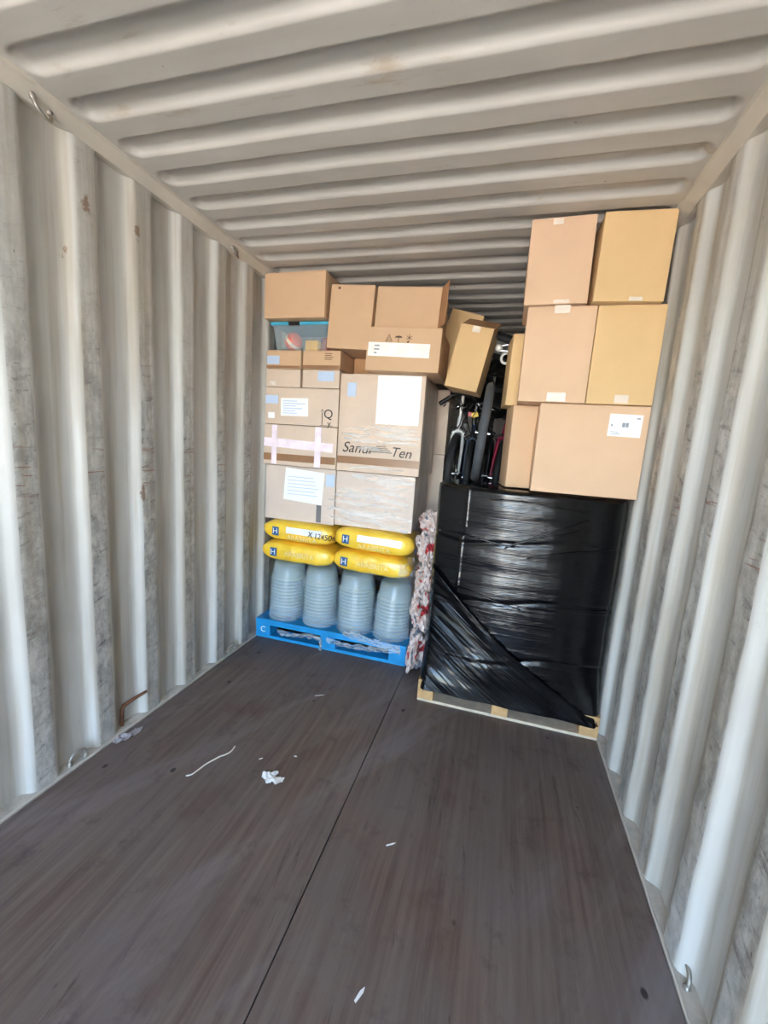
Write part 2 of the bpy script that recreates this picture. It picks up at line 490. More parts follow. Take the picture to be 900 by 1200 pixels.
# rails
def prism_y(sec, y0, y1):
    b = bmesh.new()
    A = [b.verts.new((x, y0, z)) for x, z in sec]; B = [b.verts.new((x, y1, z)) for x, z in sec]
    n = len(sec)
    for i in range(n): b.faces.new((A[i], A[(i+1) % n], B[(i+1) % n], B[i]))
    b.faces.new(A[::-1]); b.faces.new(B)
    bmesh.ops.recalc_face_normals(b, faces=b.faces[:])
    return b
for i, m in ((1, False), (2, True)):
    fx = (lambda x: W-x) if m else (lambda x: x)
    sec = [(fx(x), z) for x, z in ((-0.06, 2.582), (-0.002, 2.578), (0.004, 2.578), (0.046, H-0.012), (0.050, H+0.003), (-0.06, H+0.003))]
    tag(obj('trim_%d' % i, prism_y(sec, Y0, Y1+0.06), 'rail'), kind='structure')
    # bottom rail ledge that closes the recesses, and the pale edge strip beside the floor
    sec = [(fx(x), z) for x, z in ((-0.05, -0.03), (0.012, -0.03), (0.012, 0.005), (0.006, 0.009), (-0.05, 0.022))]
    tag(obj('trim_%d' % (i+2), prism_y(sec, Y0, Y1+0.06), 'strip'), kind='structure')
# wavy sealant bead along the floor edges
for i, x0, sg in ((5, 0.008, 1), (6, W-0.008, -1)):
    pts = [(x0+sg*(0.004*noise.noise(Vector((j*0.31, i, 0)))), Y0+j*0.03, 0.006) for j in range(int(LEN/0.03))]
    rr = [0.0055+0.003*noise.noise(Vector((j*0.7, i, 4))) for j in range(len(pts))]
    tag(obj('trim_%d' % i, tb(pts, rr, 6), 'rail', smooth=True), kind='structure')
# door frame at the open end
tag(obj('trim_7', bx(-0.10, 0.02, Y0-0.12, Y0, -0.15, H+0.1), 'rail'), kind='structure')
tag(obj('trim_8', bx(W-0.02, W+0.10, Y0-0.12, Y0, -0.15, H+0.1), 'rail'), kind='structure')
tag(obj('trim_9', bx(-0.10, W+0.10, Y0-0.12, Y0, H-0.03, H+0.1), 'rail'), kind='structure')
tag(obj('trim_10', bx(-0.10, W+0.10, Y0-0.12, Y0, -0.15, 0.0), 'rail'), kind='structure')
# sill and header of the closed end
tag(obj('trim_11', bx(-0.10, W+0.10, Y1-0.012, Y1+0.09, -0.15, 0.03), 'rail'), kind='structure')
tag(obj('trim_12', bx(-0.10, W+0.10, Y1-0.012, Y1+0.09, H-0.03, H+0.08), 'rail'), kind='structure')
# yard outside
b = bmesh.new(); box(b, -40, 42, -60, 30, -0.4, -0.18)
tag(obj('ground', b, 'ground'), kind='structure')

# lashing rings
def ring(label, loc, rot, group, r=0.03):
    t = thing('lashing_ring', label, 'ring', loc, rot, group)
    pts = [(r*math.cos(a), 0, r*math.sin(a)) for a in [PI*(-0.32)+PI*1.64*i/20 for i in range(21)]]
    obj('steel_loop', tb(pts, 0.0062, 10), 'gasket', t, smooth=True, sharp=60)
    for s in (-1, 1):
        obj('weld_lug', lathe(bmesh.new(), [(0.0001, -0.018), (0.010, -0.018), (0.011, -0.006), (0.0075, 0.0), (0.0001, 0.001)], 12), 'gasket', t, (s*r*0.95, 0, 0), smooth=True, sharp=50)
    return t
ring('steel lashing ring hanging under the top rail of the left wall, near the door', (0.022, 1.235, 2.578), (PI-0.35, 0, PI/2+0.25), None, 0.036)
ring('steel lashing ring under the left top rail, beside the cargo', (0.022, 2.32, 2.578), (PI-0.35, 0, PI/2+0.25), None, 0.033)
ring('steel lashing ring at the right top rail beside the topmost cartons', (W-0.022, 2.40, 2.578), (PI+0.3, 0, PI/2-0.25), None, 0.033)
ring('steel lashing ring on the floor edge of the left wall, near the door', (-0.004, 1.255, 0.030), (0.1, 0, PI/2-0.1), None, 0.036)
ring('steel lashing ring on the left floor edge, close to the blue pallet', (-0.004, 2.36, 0.030), (0.1, 0, PI/2-0.1), None, 0.034)
ring('steel lashing ring on the floor edge of the right wall', (W+0.016, 1.235, 0.02), (0.15, 0, PI/2), None, 0.032)

# rusty bent bar on the left wall
t = tb([(-0.024, 1.497, 0.014), (-0.024, 1.500, 0.100), (-0.021, 1.508, 0.120), (-0.012, 1.560, 0.130), (0.008, 1.622, 0.140)], [0.008, 0.009, 0.0095, 0.009, 0.007], 8)
tag(obj('bent_bar', t, 'rust', smooth=True, sharp=60), 'rusty bent metal bar at the foot of the left wall', 'metal bar')

# ------------------------------------------------------------------ cartons
def carton_body(w, d, h, bulge=0.004, cuts=7, seed=0.0):
    b = bmesh.new()
    box(b, -w/2, w/2, 0, d, 0, h)
    bmesh.ops.subdivide_edges(b, edges=b.edges[:], cuts=cuts, use_grid_fill=True)
    c = Vector((0, d/2, h/2))
    for v in b.verts:
        p = v.co-c; u = (p.x/(w/2), p.y/(d/2), p.z/(h/2))
        off = Vector((0, 0, 0))
        for ax in range(3):
            if abs(u[ax]) > 0.999:
                o1, o2 = [u[k] for k in range(3) if k != ax]
                fade = (1-o1*o1)*(1-o2*o2)
                off[ax] += math.copysign(1, u[ax])*(bulge*fade + bulge*1.2*fade*noise.noise(Vector((o1*1.5+seed, o2*1.5, ax+seed))))
        v.co += off
    es = [e for e in b.edges if len(e.link_faces) == 2 and e.calc_face_angle(0) > 1.0]
    bmesh.ops.bevel(b, geom=es, offset=0.004, segments=2, affect='EDGES', profile=0.6)
    return b

NC = [0]
def carton(label, x0, x1, y0, d, z0, z1, mat='cb_tan', rot=0.0, tilt=0.0, flaps=True, group=None, bulge=0.004, seam='x', lean=0.0):
    """front face towards -Y; x0..x1, z0..z1 are the front's extent when unrotated"""
    w, h = x1-x0, z1-z0
    NC[0] += 1
    t = thing('cardboard_box', label, 'box', ((x0+x1)/2, y0, z0), (lean, tilt, rot), group)
    ft = 0.004 if flaps else 0
    obj('carton_body', carton_body(w, d, h-ft, bulge, seed=NC[0]*1.7), mat, t, smooth=True, sharp=28)
    if flaps:
        if seam == 'x':
            obj('top_flap', bx(-w/2+0.002, w/2-0.002, 0.002, d/2-0.0015, h-ft, h, bevel=0.001), mat, t)
            obj('top_flap', bx(-w/2+0.002, w/2-0.002, d/2+0.0015, d-0.002, h-ft, h, bevel=0.001), mat, t)
        else:
            obj('top_flap', bx(-w/2+0.002, -0.0015, 0.002, d-0.002, h-ft, h, bevel=0.001), mat, t)
            obj('top_flap', bx(0.0015, w/2-0.002, 0.002, d-0.002, h-ft, h, bevel=0.001), mat, t)
    t['w'] = w; t['d'] = d; t['h'] = h; t['x0'] = x0; t['z0'] = z0
    return t

def decal(t, name, x0, x1, z0, z1, mat, lift=0.0055, th=0.0006, wob=0.0, rot=0.0, nx=6):
    """thin piece stuck on the front of a carton, world x/z of the unrotated front"""
    cx = t['x0']+t['w']/2
    b = bmesh.new()
    X0, X1, Z0, Z1 = x0-cx, x1-cx, z0-t['z0'], z1-t['z0']
    g = []
    for j in range(nx+1):
        for i in range(nx+1):
            x = X0+(X1-X0)*i/nx; z = Z0+(Z1-Z0)*j/nx
            y = -lift-wob*noise.noise(Vector((x*18, z*18, t['x0']*9)))
            g.append(b.verts.new((x, y, z)))
    fs = []
    for j in range(nx):
        for i in range(nx):
            a = j*(nx+1)+i
            fs.append(b.faces.new((g[a], g[a+1], g[a+nx+2], g[a+nx+1])))
    r = bmesh.ops.extrude_face_region(b, geom=fs)
    for v in r['geom']:
        if isinstance(v, bmesh.types.BMVert): v.co.y -= th
    bmesh.ops.recalc_face_normals(b, faces=b.faces[:])
    if rot:
        c = Vector(((X0+X1)/2, -lift, (Z0+Z1)/2))
        bmesh.ops.rotate(b, cent=c, matrix=Matrix.Rotation(rot, 3, 'Y'), verts=b.verts[:])
    return obj(name, b, mat, t)

def lines_on(t, parent, x0, x1, z0, z1, rows, mat='ink_grey', lift=0.0072, seed=1, h=0.35):
    """short printed lines, joined into one print"""
    rnd = random.Random(seed)
    cx = t['x0']+t['w']/2
    for r in range(rows):
        z = z1-(z1-z0)*(r+0.5)/rows
        hh = (z1-z0)/rows*h*0.5
        e = x0+(x1-x0)*rnd.uniform(0.5, 1.0)
        obj('print_line', bx(x0-cx, e-cx, -lift-0.0002, -lift, z-hh-t['z0'], z+hh-t['z0']), mat, parent)

def write(t, s, x, z, size, mat='ink', lift=0.0068, shear=0.0, sx=1.0, rot=0.0, name='lettering', parent=None):
    me = text_mesh(s, size, 0.0003, shear, sx)
    if rot: me.transform(Matrix.Rotation(rot, 4, 'Y'))
    cx = t['x0']+t['w']/2
    return obj_me(name, me, mat, parent or t, (x-cx, -lift, z-t['z0']))

# ---- right-hand cartons
G_R = 'cartons stacked on the black-wrapped load'
r5 = carton('large tan carton with a white label, lying directly on the black-wrapped load', 1.836, 2.332, 2.29, 0.52, 1.322, 1.768, 'cb_peach', group=G_R)
lb = decal(r5, 'shipping_label', 2.158, 2.302, 1.622, 1.728, 'paper', rot=0.02); tag(lb, 'white shipping label with small grey print')
lines_on(r5, lb, 2.170, 2.225, 1.630, 1.648, 2, seed=3)
b = bmesh.new()
b.free()
for xa, xb, za, zb in ((2.217, 2.230, 1.667, 1.688), (2.232, 2.245, 1.667, 1.688), (2.168, 2.176, 1.670, 1.679), (2.276, 2.292, 1.706, 1.713)):
    obj('print', bx(xa-2.084, xb-2.084, -0.0074, -0.0071, za-1.322, zb-1.322), 'ink_grey', lb)

r3 = carton('peach carton with a clear tape patch at its foot, beneath the top carton', 1.722, 2.036, 2.275, 0.40, 1.772, 2.222, 'cb_peach', rot=-0.01, group=G_R)
decal(r3, 'packing_tape', 1.858, 1.944, 1.776, 1.818, 'tape', wob=0.002)
decal(r3, 'packing_tape', 1.845, 1.915, 2.188, 2.224, 'tape', wob=0.002)
r4 = carton('golden carton standing on the large labelled carton, next to the right wall', 2.040, 2.330, 2.28, 0.40, 1.772, 2.224, 'cb_gold', rot=0.012, group=G_R)
decal(r4, 'packing_tape', 2.163, 2.224, 1.778, 1.816, 'tape', wob=0.002)
r1 = carton('topmost peach carton under the roof, beside the golden one', 1.700, 1.985, 2.265, 0.36, 2.228, 2.612, 'cb_peach', rot=-0.015, tilt=-0.012, group=G_R)
decal(r1, 'packing_tape', 1.797, 1.842, 2.578, 2.603, 'tape', wob=0.003)
decal(r1, 'packing_tape', 1.835, 1.905, 2.230, 2.246, 'tape', wob=0.004)
r2 = carton('topmost golden carton under the roof, touching the right wall', 2.006, 2.302, 2.255, 0.38, 2.230, 2.612, 'cb_gold', rot=0.03, tilt=0.012, group=G_R)
decal(r2, 'packing_tape', 2.156, 2.212, 2.231, 2.248, 'tape', wob=0.006)
r6 = carton('slim upright carton turned sideways beside the large labelled carton', 1.708, 1.862, 2.42, 0.24, 1.322, 1.766, 'cb_tan', rot=0.15, group=G_R)
r7 = carton('slim carton leaning above another slim one, beside the bicycles', 1.660, 1.775, 2.50, 0.22, 1.772, 2.155, 'cb_gold', rot=0.12, tilt=0.02, group=G_R)

# ---- left stack cartons
G_L = 'film-wrapped cartons of the left stack'
YF = 2.715
l1 = carton('film-wrapped carton with a white sheet, on the yellow bags by the left wall', 0.020, 0.572, YF, 0.50, 0.915, 1.310, 'cb_film', group=G_L)
sh = decal(l1, 'paper_sheet', 0.180, 0.487, 1.060, 1.292, 'paper', lift=0.011, wob=0.001, rot=0.06)
lines_on(l1, sh, 0.205, 0.455, 1.10, 1.25, 6, 'paper_blue', lift=0.0130, seed=5, h=0.2)
decal(l1, 'grey_tape', 0.436, 0.474, 0.925, 1.05, 'tape_grey', wob=0.002)
decal(l1, 'grey_tape', 0.500, 0.566, 1.19, 1.275, 'paper_blue', wob=0.003)
l2 = carton('film-wrapped carton on the yellow bags, under the carton marked in black pen', 0.578, 1.140, YF, 0.50, 0.925, 1.308, 'cb_film', group=G_L)
l3 = carton('carton bound with pink and white tape in the left stack', 0.004, 0.570, YF-0.008, 0.50, 1.314, 1.600, 'cb_film2', group=G_L)
decal(l3, 'pink_tape', 0.006, 0.545, 1.436, 1.498, 'tape_pink', wob=0.002, rot=0.03)
for xa, xb in ((0.070, 0.112), (0.408, 0.456)): decal(l3, 'pink_tape', xa, xb, 1.318, 1.596, 'tape_pink', lift=0.0075, wob=0.002)
decal(l3, 'brown_tape', 0.006, 0.566, 1.345, 1.395, 'tape_brown', lift=0.005)
for xa, xb in ((0.070, 0.112), (0.408, 0.456)): decal(l3, 'pink_tape', xa, xb, 1.318, 1.343, 'tape_pink', lift=0.0075)
l4 = carton('big carton marked in black pen, with a large white sheet', 0.578, 1.160, YF-0.01, 0.52, 1.312, 1.960, 'cb_film2', group=G_L)
sh = decal(l4, 'paper_sheet', 0.842, 1.134, 1.640, 1.952, 'paper', wob=0.002)
decal(l4, 'label', 0.632, 0.694, 1.812, 1.902, 'paper_blue')
decal(l4, 'brown_tape', 0.580, 1.156, 1.365, 1.415, 'tape_brown', lift=0.005)
write(l4, 'Sanur', 0.728, 1.472, 0.100, shear=0.25, rot=0.02)
write(l4, 'Ten', 1.030, 1.458, 0.092, shear=0.25, rot=0.05)
cx4 = l4['x0']+l4['w']/2
b = bmesh.new()
for q in range(4):
    z = 1.452+q*0.013-1.312
    tube(b, [(0.80-cx4+q*0.02, -0.007, z), (0.87-cx4, -0.008, z+0.004), (0.97-cx4-q*0.015, -0.007, z+0.003)], 0.0022, 5)
obj('pen_strokes', b, 'ink', l4)
l5 = carton('wide carton with a white delivery label and an up arrow mark', 0.004, 0.566, YF, 0.46, 1.604, 1.858, 'cb_film2', group=G_L)
lb = decal(l5, 'label', 0.130, 0.344, 1.664, 1.788, 'paper', wob=0.002, rot=-0.02)
lines_on(l5, lb, 0.150, 0.325, 1.675, 1.775, 6, 'paper_blue', lift=0.010, seed=8)
decal(l5, 'label', 0.008, 0.108, 1.745, 1.803, 'paper_blue')
decal(l5, 'label', 0.030, 0.083, 1.643, 1.684, 'paper')
b = bmesh.new()
cx5 = l5['x0']+l5['w']/2
tube(b, [(0.452-cx5, -0.0068, 0.010), (0.452-cx5, -0.0068, 0.095)], 0.002, 5)
tube(b, [(0.443-cx5, -0.0068, 0.100), (0.452-cx5, -0.0068, 0.116), (0.461-cx5, -0.0068, 0.100)], 0.002, 5)
tube(b, [(0.437-cx5, -0.0068, 0.006), (0.53-cx5, -0.0068, 0.006)], 0.0015, 5)
obj('up_arrow_mark', b, 'ink', l5)
write(l5, 'Q', 0.497, 1.687, 0.085)
write(l5, 'y', 0.505, 1.625, 0.06)
G_S = 'four small cartons under the clear bin'
for (xa, xb, za, zb, lab, st) in (
    (0.004, 0.270, 1.862, 1.984, 'small carton below the one with a pale label, against the left wall', 0),
    (0.286, 0.562, 1.862, 1.984, 'small carton with a pale label at its right end, in the lower row', 1),
    (0.004, 0.270, 1.988, 2.110, 'small carton with a pale label at its left end, under the clear bin', 2),
    (0.286, 0.562, 1.988, 2.110, 'small carton with smudged print beneath the leaning carton', 3)):
    c = carton(lab, xa, xb, YF+0.004, 0.38, za, zb, 'cb_film2' if st < 2 else 'cb_tan', group=G_S)
    if st == 0: write(c, 'ns', 0.06, 1.89, 0.05, 'ink_white')
    if st == 1: decal(c, 'label', 0.405, 0.525, 1.908, 1.972, 'paper_blue')
    if st == 2:
        decal(c, 'label', 0.010, 0.108, 2.015, 2.072, 'paper_blue')
        decal(c, 'brown_tape', 0.006, 0.268, 1.990, 2.006, 'tape_brown', lift=0.005)
    if st == 3:
        decal(c, 'brown_tape', 0.288, 0.560, 1.990, 2.012, 'tape_brown', lift=0.005)
        lines_on(c, c, 0.45, 0.54, 2.045, 2.095, 4, 'ink_brown', lift=0.0065, seed=4)
# top of the left stack
la = carton('plain tan carton on the clear bin, highest beside the left wall', 0.006, 0.458, 2.665, 0.34, 2.306, 2.594, 'cb_tan', rot=-0.03)
# carton under B and the leaning group
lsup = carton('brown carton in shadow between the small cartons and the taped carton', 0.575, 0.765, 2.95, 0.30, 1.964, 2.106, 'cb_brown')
lbx = carton('plain carton leaning against its neighbour, its upper corner torn', 0.466, 0.768, 2.695, 0.34, 2.116, 2.512, 'cb_tan', rot=0.0, tilt=0.05)
b = bmesh.new(); box(b, 0.530-0.628, 0.546-0.628, -0.0075, -0.006, 0.365, 0.378); obj('torn_corner', b, 'ink_brown', lbx)
lc = carton('wide carton with an open side flap, on top of the carton with the handling symbols', 0.796, 1.208, 2.690, 0.32, 2.240, 2.486, 'cb_tan', rot=0.0, tilt=0.045)
f = bx(-0.002, 0.002, -0.13, 0.0, 0.004, 0.240); fo = obj('side_flap', f, 'cb_brown', lc, (0.2085, 0.0, 0)); fo.rotation_euler = (0, 0, 0.45)
ld = carton('carton with triangle and umbrella symbols and a long strip of tape', 0.782, 1.248, 2.60, 0.42, 1.962, 2.222, 'cb_tan', rot=0.02, tilt=0.022)
lbl = decal(ld, 'tape_label', 0.795, 1.185, 2.046, 2.128, 'ink_white', wob=0.002, rot=0.01)
lines_on(ld, lbl, 0.835, 0.87, 2.055, 2.12, 3, 'ink_grey', lift=0.009, seed=2)
cxd = ld['x0']+ld['w']/2
b = bmesh.new()
def P(x, z): return (x-cxd, -0.0068, z-1.962)
tube(b, [P(0.905, 2.137), P(0.945, 2.137), P(0.925, 2.176)], 0.0022, 5, closed=True)
tube(b, [P(0.915, 2.145), P(0.935, 2.145), P(0.925, 2.162)], 0.0014, 5, closed=True)
obj('recycling_triangle', b, 'ink_brown', ld)
b = bmesh.new()
arc = [P(0.985+0.024*math.cos(a), 2.158+0.012*math.sin(a)) for a in [PI*i/8 for i in range(9)]]
vs = [b.verts.new(p) for p in arc]; b.faces.new(vs[::-1])
tube(b, [P(0.985, 2.158), P(0.985, 2.136), P(0.991, 2.132)], 0.0018, 5)
obj('umbrella_symbol', b, 'ink_brown', ld)
b = bmesh.new()
for a in range(3):
    dx, dz = 0.02*math.cos(a*PI/3+0.5), 0.02*math.sin(a*PI/3+0.5)
    tube(b, [P(1.052-dx, 2.16-dz), P(1.052+dx, 2.16+dz)], 0.0016, 5)
box(b, 1.040-cxd, 1.052-cxd, -0.0070, -0.0066, 2.130-1.962, 2.140-1.962)
obj('star_symbol', b, 'ink_brown', ld)
# narrow stack in the gap, then the two tilted cartons
gz = [0.0, 0.50, 0.98, 1.46, 1.955]
gl = ['narrow film-wrapped carton at floor level, behind the crumpled red and white sacks', 'narrow film-wrapped carton second from the floor in the gap', 'narrow film-wrapped carton below the topmost one in the gap', 'topmost narrow film-wrapped carton in the gap, beside the white bicycle']
for i in range(4):
    carton(gl[i], 0.980, 1.238, 3.30+0.01*(i % 2), 0.36, gz[i]+0.002, gz[i+1], 'cb_film2', group='narrow cartons in the gap')
le = carton('tall carton wedged behind the tilted carton', 1.105, 1.335, 3.06, 0.30, 1.985, 2.46, 'cb_gold', rot=-0.05, tilt=0.27)
lf = carton('tilted carton lying askew above the bicycles, with an open brown flap', 1.272, 1.480, 2.72, 0.26, 1.885, 2.265, 'cb_gold', rot=-0.05, tilt=0.19, flaps=False)
f = obj('top_flap', bx(-0.100, 0.112, 0, 0.20, -0.002, 0.002), 'cb_brown', lf, (0, 0.02, 0.382)); f.rotation_euler = (0.42, 0, 0)
f = obj('top_flap', bx(-0.100, 0.100, -0.12, 0.0, -0.002, 0.002), 'cb_brown', lf, (0, 0.255, 0.382)); f.rotation_euler = (-0.5, 0, 0)
decal(lf, 'packing_tape', 1.352, 1.40, 2.225, 2.262, 'tape', wob=0.003)

# ------------------------------------------------------------------ clear bin with coloured things
bn = thing('storage_bin', 'clear plastic storage bin with a blue lid, full of coloured things', 'bin', (0.245, 2.725, 2.112))
b = bmesh.new()
def frust(b, w0, d0, w1, d1, z0, z1, cy):
    A = [b.verts.new((sx*w0/2, cy+sy*d0/2, z0)) for sx, sy in ((-1,-1),(1,-1),(1,1),(-1,1))]
    B = [b.verts.new((sx*w1/2, cy+sy*d1/2, z1)) for sx, sy in ((-1,-1),(1,-1),(1,1),(-1,1))]
    for i in range(4): b.faces.new((A[i], A[(i+1)%4], B[(i+1)%4], B[i]))
    b.faces.new(A[::-1]); return A, B
frust(b, 0.37, 0.27, 0.42, 0.31, 0.0, 0.170, 0.16)
bmesh.ops.bevel(b, geom=b.edges[:], offset=0.012, segments=3, affect='EDGES')
obj('bin_body', b, 'bin', bn, smooth=True, sharp=40)
obj('bin_lid', bx(-0.218, 0.218, -0.004, 0.324, 0.166, 0.186, bevel=0.006), 'bin_blue', bn)
obj('clasp', bx(-0.075, 0.005, -0.014, 0.004, 0.160, 0.184, bevel=0.003), 'black_plastic', bn)
cont = thing('toy_ball', 'coral toy ball inside the clear bin', 'ball', (0.165, 2.80, 2.185))
b = bmesh.new(); bmesh.ops.create_uvsphere(b, u_segments=24, v_segments=14, radius=0.062); obj('ball', b, 'toy_red', cont, smooth=True)
b = bmesh.new(); lathe(b, [(0.0622, -0.012), (0.0632, 0.0), (0.0622, 0.012)], 28); o = obj('stripe', b, 'toy_white', cont, smooth=True); o.rotation_euler = (0.2, 0.9, 0)
bm_ = bx(-0.05, 0.05, -0.05, 0.05, 0.0, 0.075, bevel=0.01); t = tag(obj('toy_block', bm_, 'toy_yellow', None, (0.315, 2.83, 2.116), smooth=True, sharp=40), 'yellow toy block inside the clear bin', 'toy')
bm_ = lathe(bmesh.new(), [(0.0001, 0), (0.034, 0), (0.036, 0.01), (0.036, 0.085), (0.03, 0.095), (0.0001, 0.096)], 20)
tag(obj('toy_cup', bm_, 'toy_maroon', None, (0.405, 2.83, 2.116), smooth=True, sharp=50), 'maroon toy cup inside the clear bin', 'toy')
bm_ = bx(-0.04, 0.04, -0.03, 0.03, 0, 0.09, bevel=0.012)
tag(obj('toy_block', bm_, 'toy_teal', None, (0.245, 2.90, 2.116), smooth=True, sharp=40), 'pale teal toy block behind the coral ball in the clear bin', 'toy')

# ------------------------------------------------------------------ blue pallet
pb = thing('pallet', 'blue block pallet under the left stack', 'pallet', (0, 2.645, 0))
for i in range(7):
    y = 0.0+i*0.143
    obj('deck_board', bx(0.005, 1.182, y, y+0.118, 0.122, 0.146, bevel=0.003), 'pallet_blue', pb)
for yy in (0.0, 0.43, 0.86):
    obj('stringer_board', bx(0.006, 1.181, yy, yy+0.115, 0.103, 0.122, bevel=0.002), 'pallet_blue', pb)
    for xa, xb in ((0.006, 0.125), (0.54, 0.66), (1.06, 1.18)):
        bl = obj('block', bx(xa, xb, yy+0.002, yy+0.113, 0.022, 0.103, bevel=0.003), 'pallet_blue', pb)
        if yy == 0.0 and xa < 0.1:
            me = text_mesh('C', 0.062, 0.0004)
            obj_me('print', me, 'ink_white', bl, (0.066, 0.0012, 0.062))
    obj('bottom_board', bx(0.005, 1.182, yy, yy+0.116, 0.0, 0.022, bevel=0.002), 'pallet_blue', pb)

# ------------------------------------------------------------------ clear tubs, nested upside down
prof = [(0.0001, 0.122), (0.095, 0.122), (0.108, 0.119), (0.114, 0.110), (0.128, 0.016), (0.136, 0.012), (0.1405, 0.006), (0.1405, 0.0), (0.137, 0.0), (0.134, 0.006), (0.127, 0.012)]
bm = lathe(bmesh.new(), prof, 30)
tub_me = None
G_T = 'clear tubs nested in upside-down stacks on the blue pallet'
rnd = random.Random(3)
TL = [['clear tub in the upside-down stack beside the left wall', 'clear tub in the upside-down stack second from the left wall',
       'clear tub in the upside-down stack third from the left wall', 'clear tub in the leaning upside-down stack beside the sacks']]
for row, yy in ((0, 2.80),):
    for si, (cx, sc) in enumerate(((0.186, 1.0), (0.468, 0.98), (0.752, 1.0), (1.030, 0.98))):
        lean = (0.02, -0.01, 0.0, 0.05)[si] if row == 0 else 0
        nt_ = (13, 13, 13, 12)[si] if row == 0 else 13
        for q in range(nt_):
            z = 0.1475+q*0.0262
            if tub_me is None:
                o = obj('plastic_tub', bm, 'tub', smooth=True, sharp=45); tub_me = o.data
            else:
                o = bpy.data.objects.new('plastic_tub', tub_me); C.objects.link(o)
            o.location = (cx+lean*(q*0.0262)+rnd.uniform(-.002, .002), yy+rnd.uniform(-.002, .002), z)
            o.rotation_euler = (0, 0, rnd.uniform(0, 6))
            o.scale = (sc, sc, 1)
            tag(o, TL[row][si], 'tub', G_T)

# ------------------------------------------------------------------ yellow bags
def bag_mesh(L, D, Hh, seed):
    b = bmesh.new(); nu, nv = 44, 26
    g = []
    for i in range(nu+1):
        u = -1+2*i/nu
        taper = (1-abs(u)**5)**0.5 if abs(u) < 1 else 0.0
        row = []
        for j in range(nv):
            a = 2*PI*j/nv
            ca, sa = math.cos(a), math.sin(a)
            e = 0.50
            y = math.copysign(abs(ca)**e, ca)*D/2*(0.72+0.28*taper)
            z = math.copysign(abs(sa)**e, sa)*Hh/2*(0.10+0.90*taper)
            wr = 0.006*noise.noise(Vector((u*5+seed, ca*2, sa*2)))+0.010*(1-taper)*noise.noise(Vector((a*4, u*6, seed)))
            row.append(b.verts.new((u*L/2+0.008*noise.noise(Vector((a, u, seed))), y*(1+wr*6), z*(1+wr*6)+Hh/2)))
        g.append(row)
    for i in range(nu):
        for j in range(nv):
            b.faces.new((g[i][j], g[i+1][j], g[i+1][(j+1) % nv], g[i][(j+1) % nv]))
    b.faces.new(g[0]); b.faces.new(g[-1][::-1])
    bmesh.ops.recalc_face_normals(b, faces=b.faces[:])
    return b

def front_patch(L, D, Hh, x0, x1, z0, z1, lift=0.004, nx=10, nz=5, rad=0.0):
    """strip that follows the bag front between local x0..x1 and heights z0..z1"""
    b = bmesh.new(); g = []
    def fy(x, z):
        u = x/(L/2); taper = max(0.0, 1-abs(u)**5)**0.5
        zz = (z-Hh/2)/(Hh/2*(0.10+0.90*taper)); zz = max(-0.999, min(0.999, zz))
        sa = math.copysign(abs(zz)**(1/0.50), zz)
        ca = math.sqrt(1-sa*sa)
        return -(ca**0.50)*D/2*(0.72+0.28*taper)*1.012-lift
    for i in range(nx+1):
        row = []
        for j in range(nz+1):
            x = x0+(x1-x0)*i/nx; z = z0+(z1-z0)*j/nz
            row.append(b.verts.new((x, fy(x, z), z)))
        g.append(row)
    for i in range(nx):
        for j in range(nz): b.faces.new((g[i][j], g[i+1][j], g[i+1][j+1], g[i][j+1]))
    return b, fy

G_B = 'yellow bags in two layers on the tubs'
bags = [
    (0.300, 0.596, 0.584, 0.158, 'yellow plastic bag with a blue emblem, lower of two against the left wall'),
    (0.305, 0.752, 0.566, 0.166, 'yellow plastic bag with a white band and black pen marks'),
    (0.872, 0.596, 0.572, 0.160, 'yellow plastic bag with a torn clear end, lower of two beside the sacks'),
    (0.878, 0.754, 0.576, 0.172, 'yellow plastic bag with a white band and no pen marks, upper one'),
]
for i, (cx, z, L, Hh, lab) in enumerate(bags):
    D = 0.40
    t = thing('plastic_bag', lab, 'bag', (cx, 2.855, z+0.002), (0, 0.012 if i < 2 else 0.03, 0), G_B)
    obj('bag_body', bag_mesh(L, D, Hh, i*3.3), 'bag', t, smooth=True)
    ex = -L/2+0.125 if i < 2 else -L/2+0.1
    # emblem: blue square with a white H
    b, fy = front_patch(L, D, Hh, ex-0.027, ex+0.027, Hh*0.30, Hh*0.30+0.062, 0.006, 4, 4)
    em = obj('emblem', b, 'blue', t)
    me = text_mesh('H', 0.058, 0.0004); zc = Hh*0.30+0.031
    obj_me('letter', me, 'ink_white', em, (ex, fy(ex, zc)-0.004, zc))
    if i in (1, 3):
        b, fy2 = front_patch(L, D, Hh, ex+0.085, ex+(0.36 if i == 1 else 0.40), Hh*0.46, Hh*0.74, 0.006, 14, 6)
        obj('white_band', b, 'ink_white', t)
    me = text_mesh('ARABRITA', 0.055, 0.0004, 0, 0.92)
    zc = Hh*(0.28 if i in (1, 3) else 0.5)
    # wrap the print onto the bag
    for v in me.vertices:
        v.co.x += ex+0.21; v.co.z += zc
        v.co.y += fy(v.co.x, v.co.z)-0.003
    obj_me('lettering', me, 'ink_pale', t)
    if i == 1:
        me = text_mesh('X 124506', 0.058, 0.0004, 0.1, 0.85)
        for v in me.vertices:
            v.co.z += Hh*0.50-0.09*(v.co.x); v.co.x += ex+0.36
            v.co.y += fy(min(v.co.x, L/2*0.97), v.co.z)-0.008
        obj_me('pen_marks', me, 'ink', t)
    if i == 2:
        b, fy2 = front_patch(L, D, Hh, L/2-0.075, L/2-0.002, Hh*0.06, Hh*0.92, 0.010, 6, 6)
        for v in b.verts: v.co += Vector((0.012, 0, 0))*noise.noise(v.co*20)
        obj('clear_end', b, 'film_white', t)

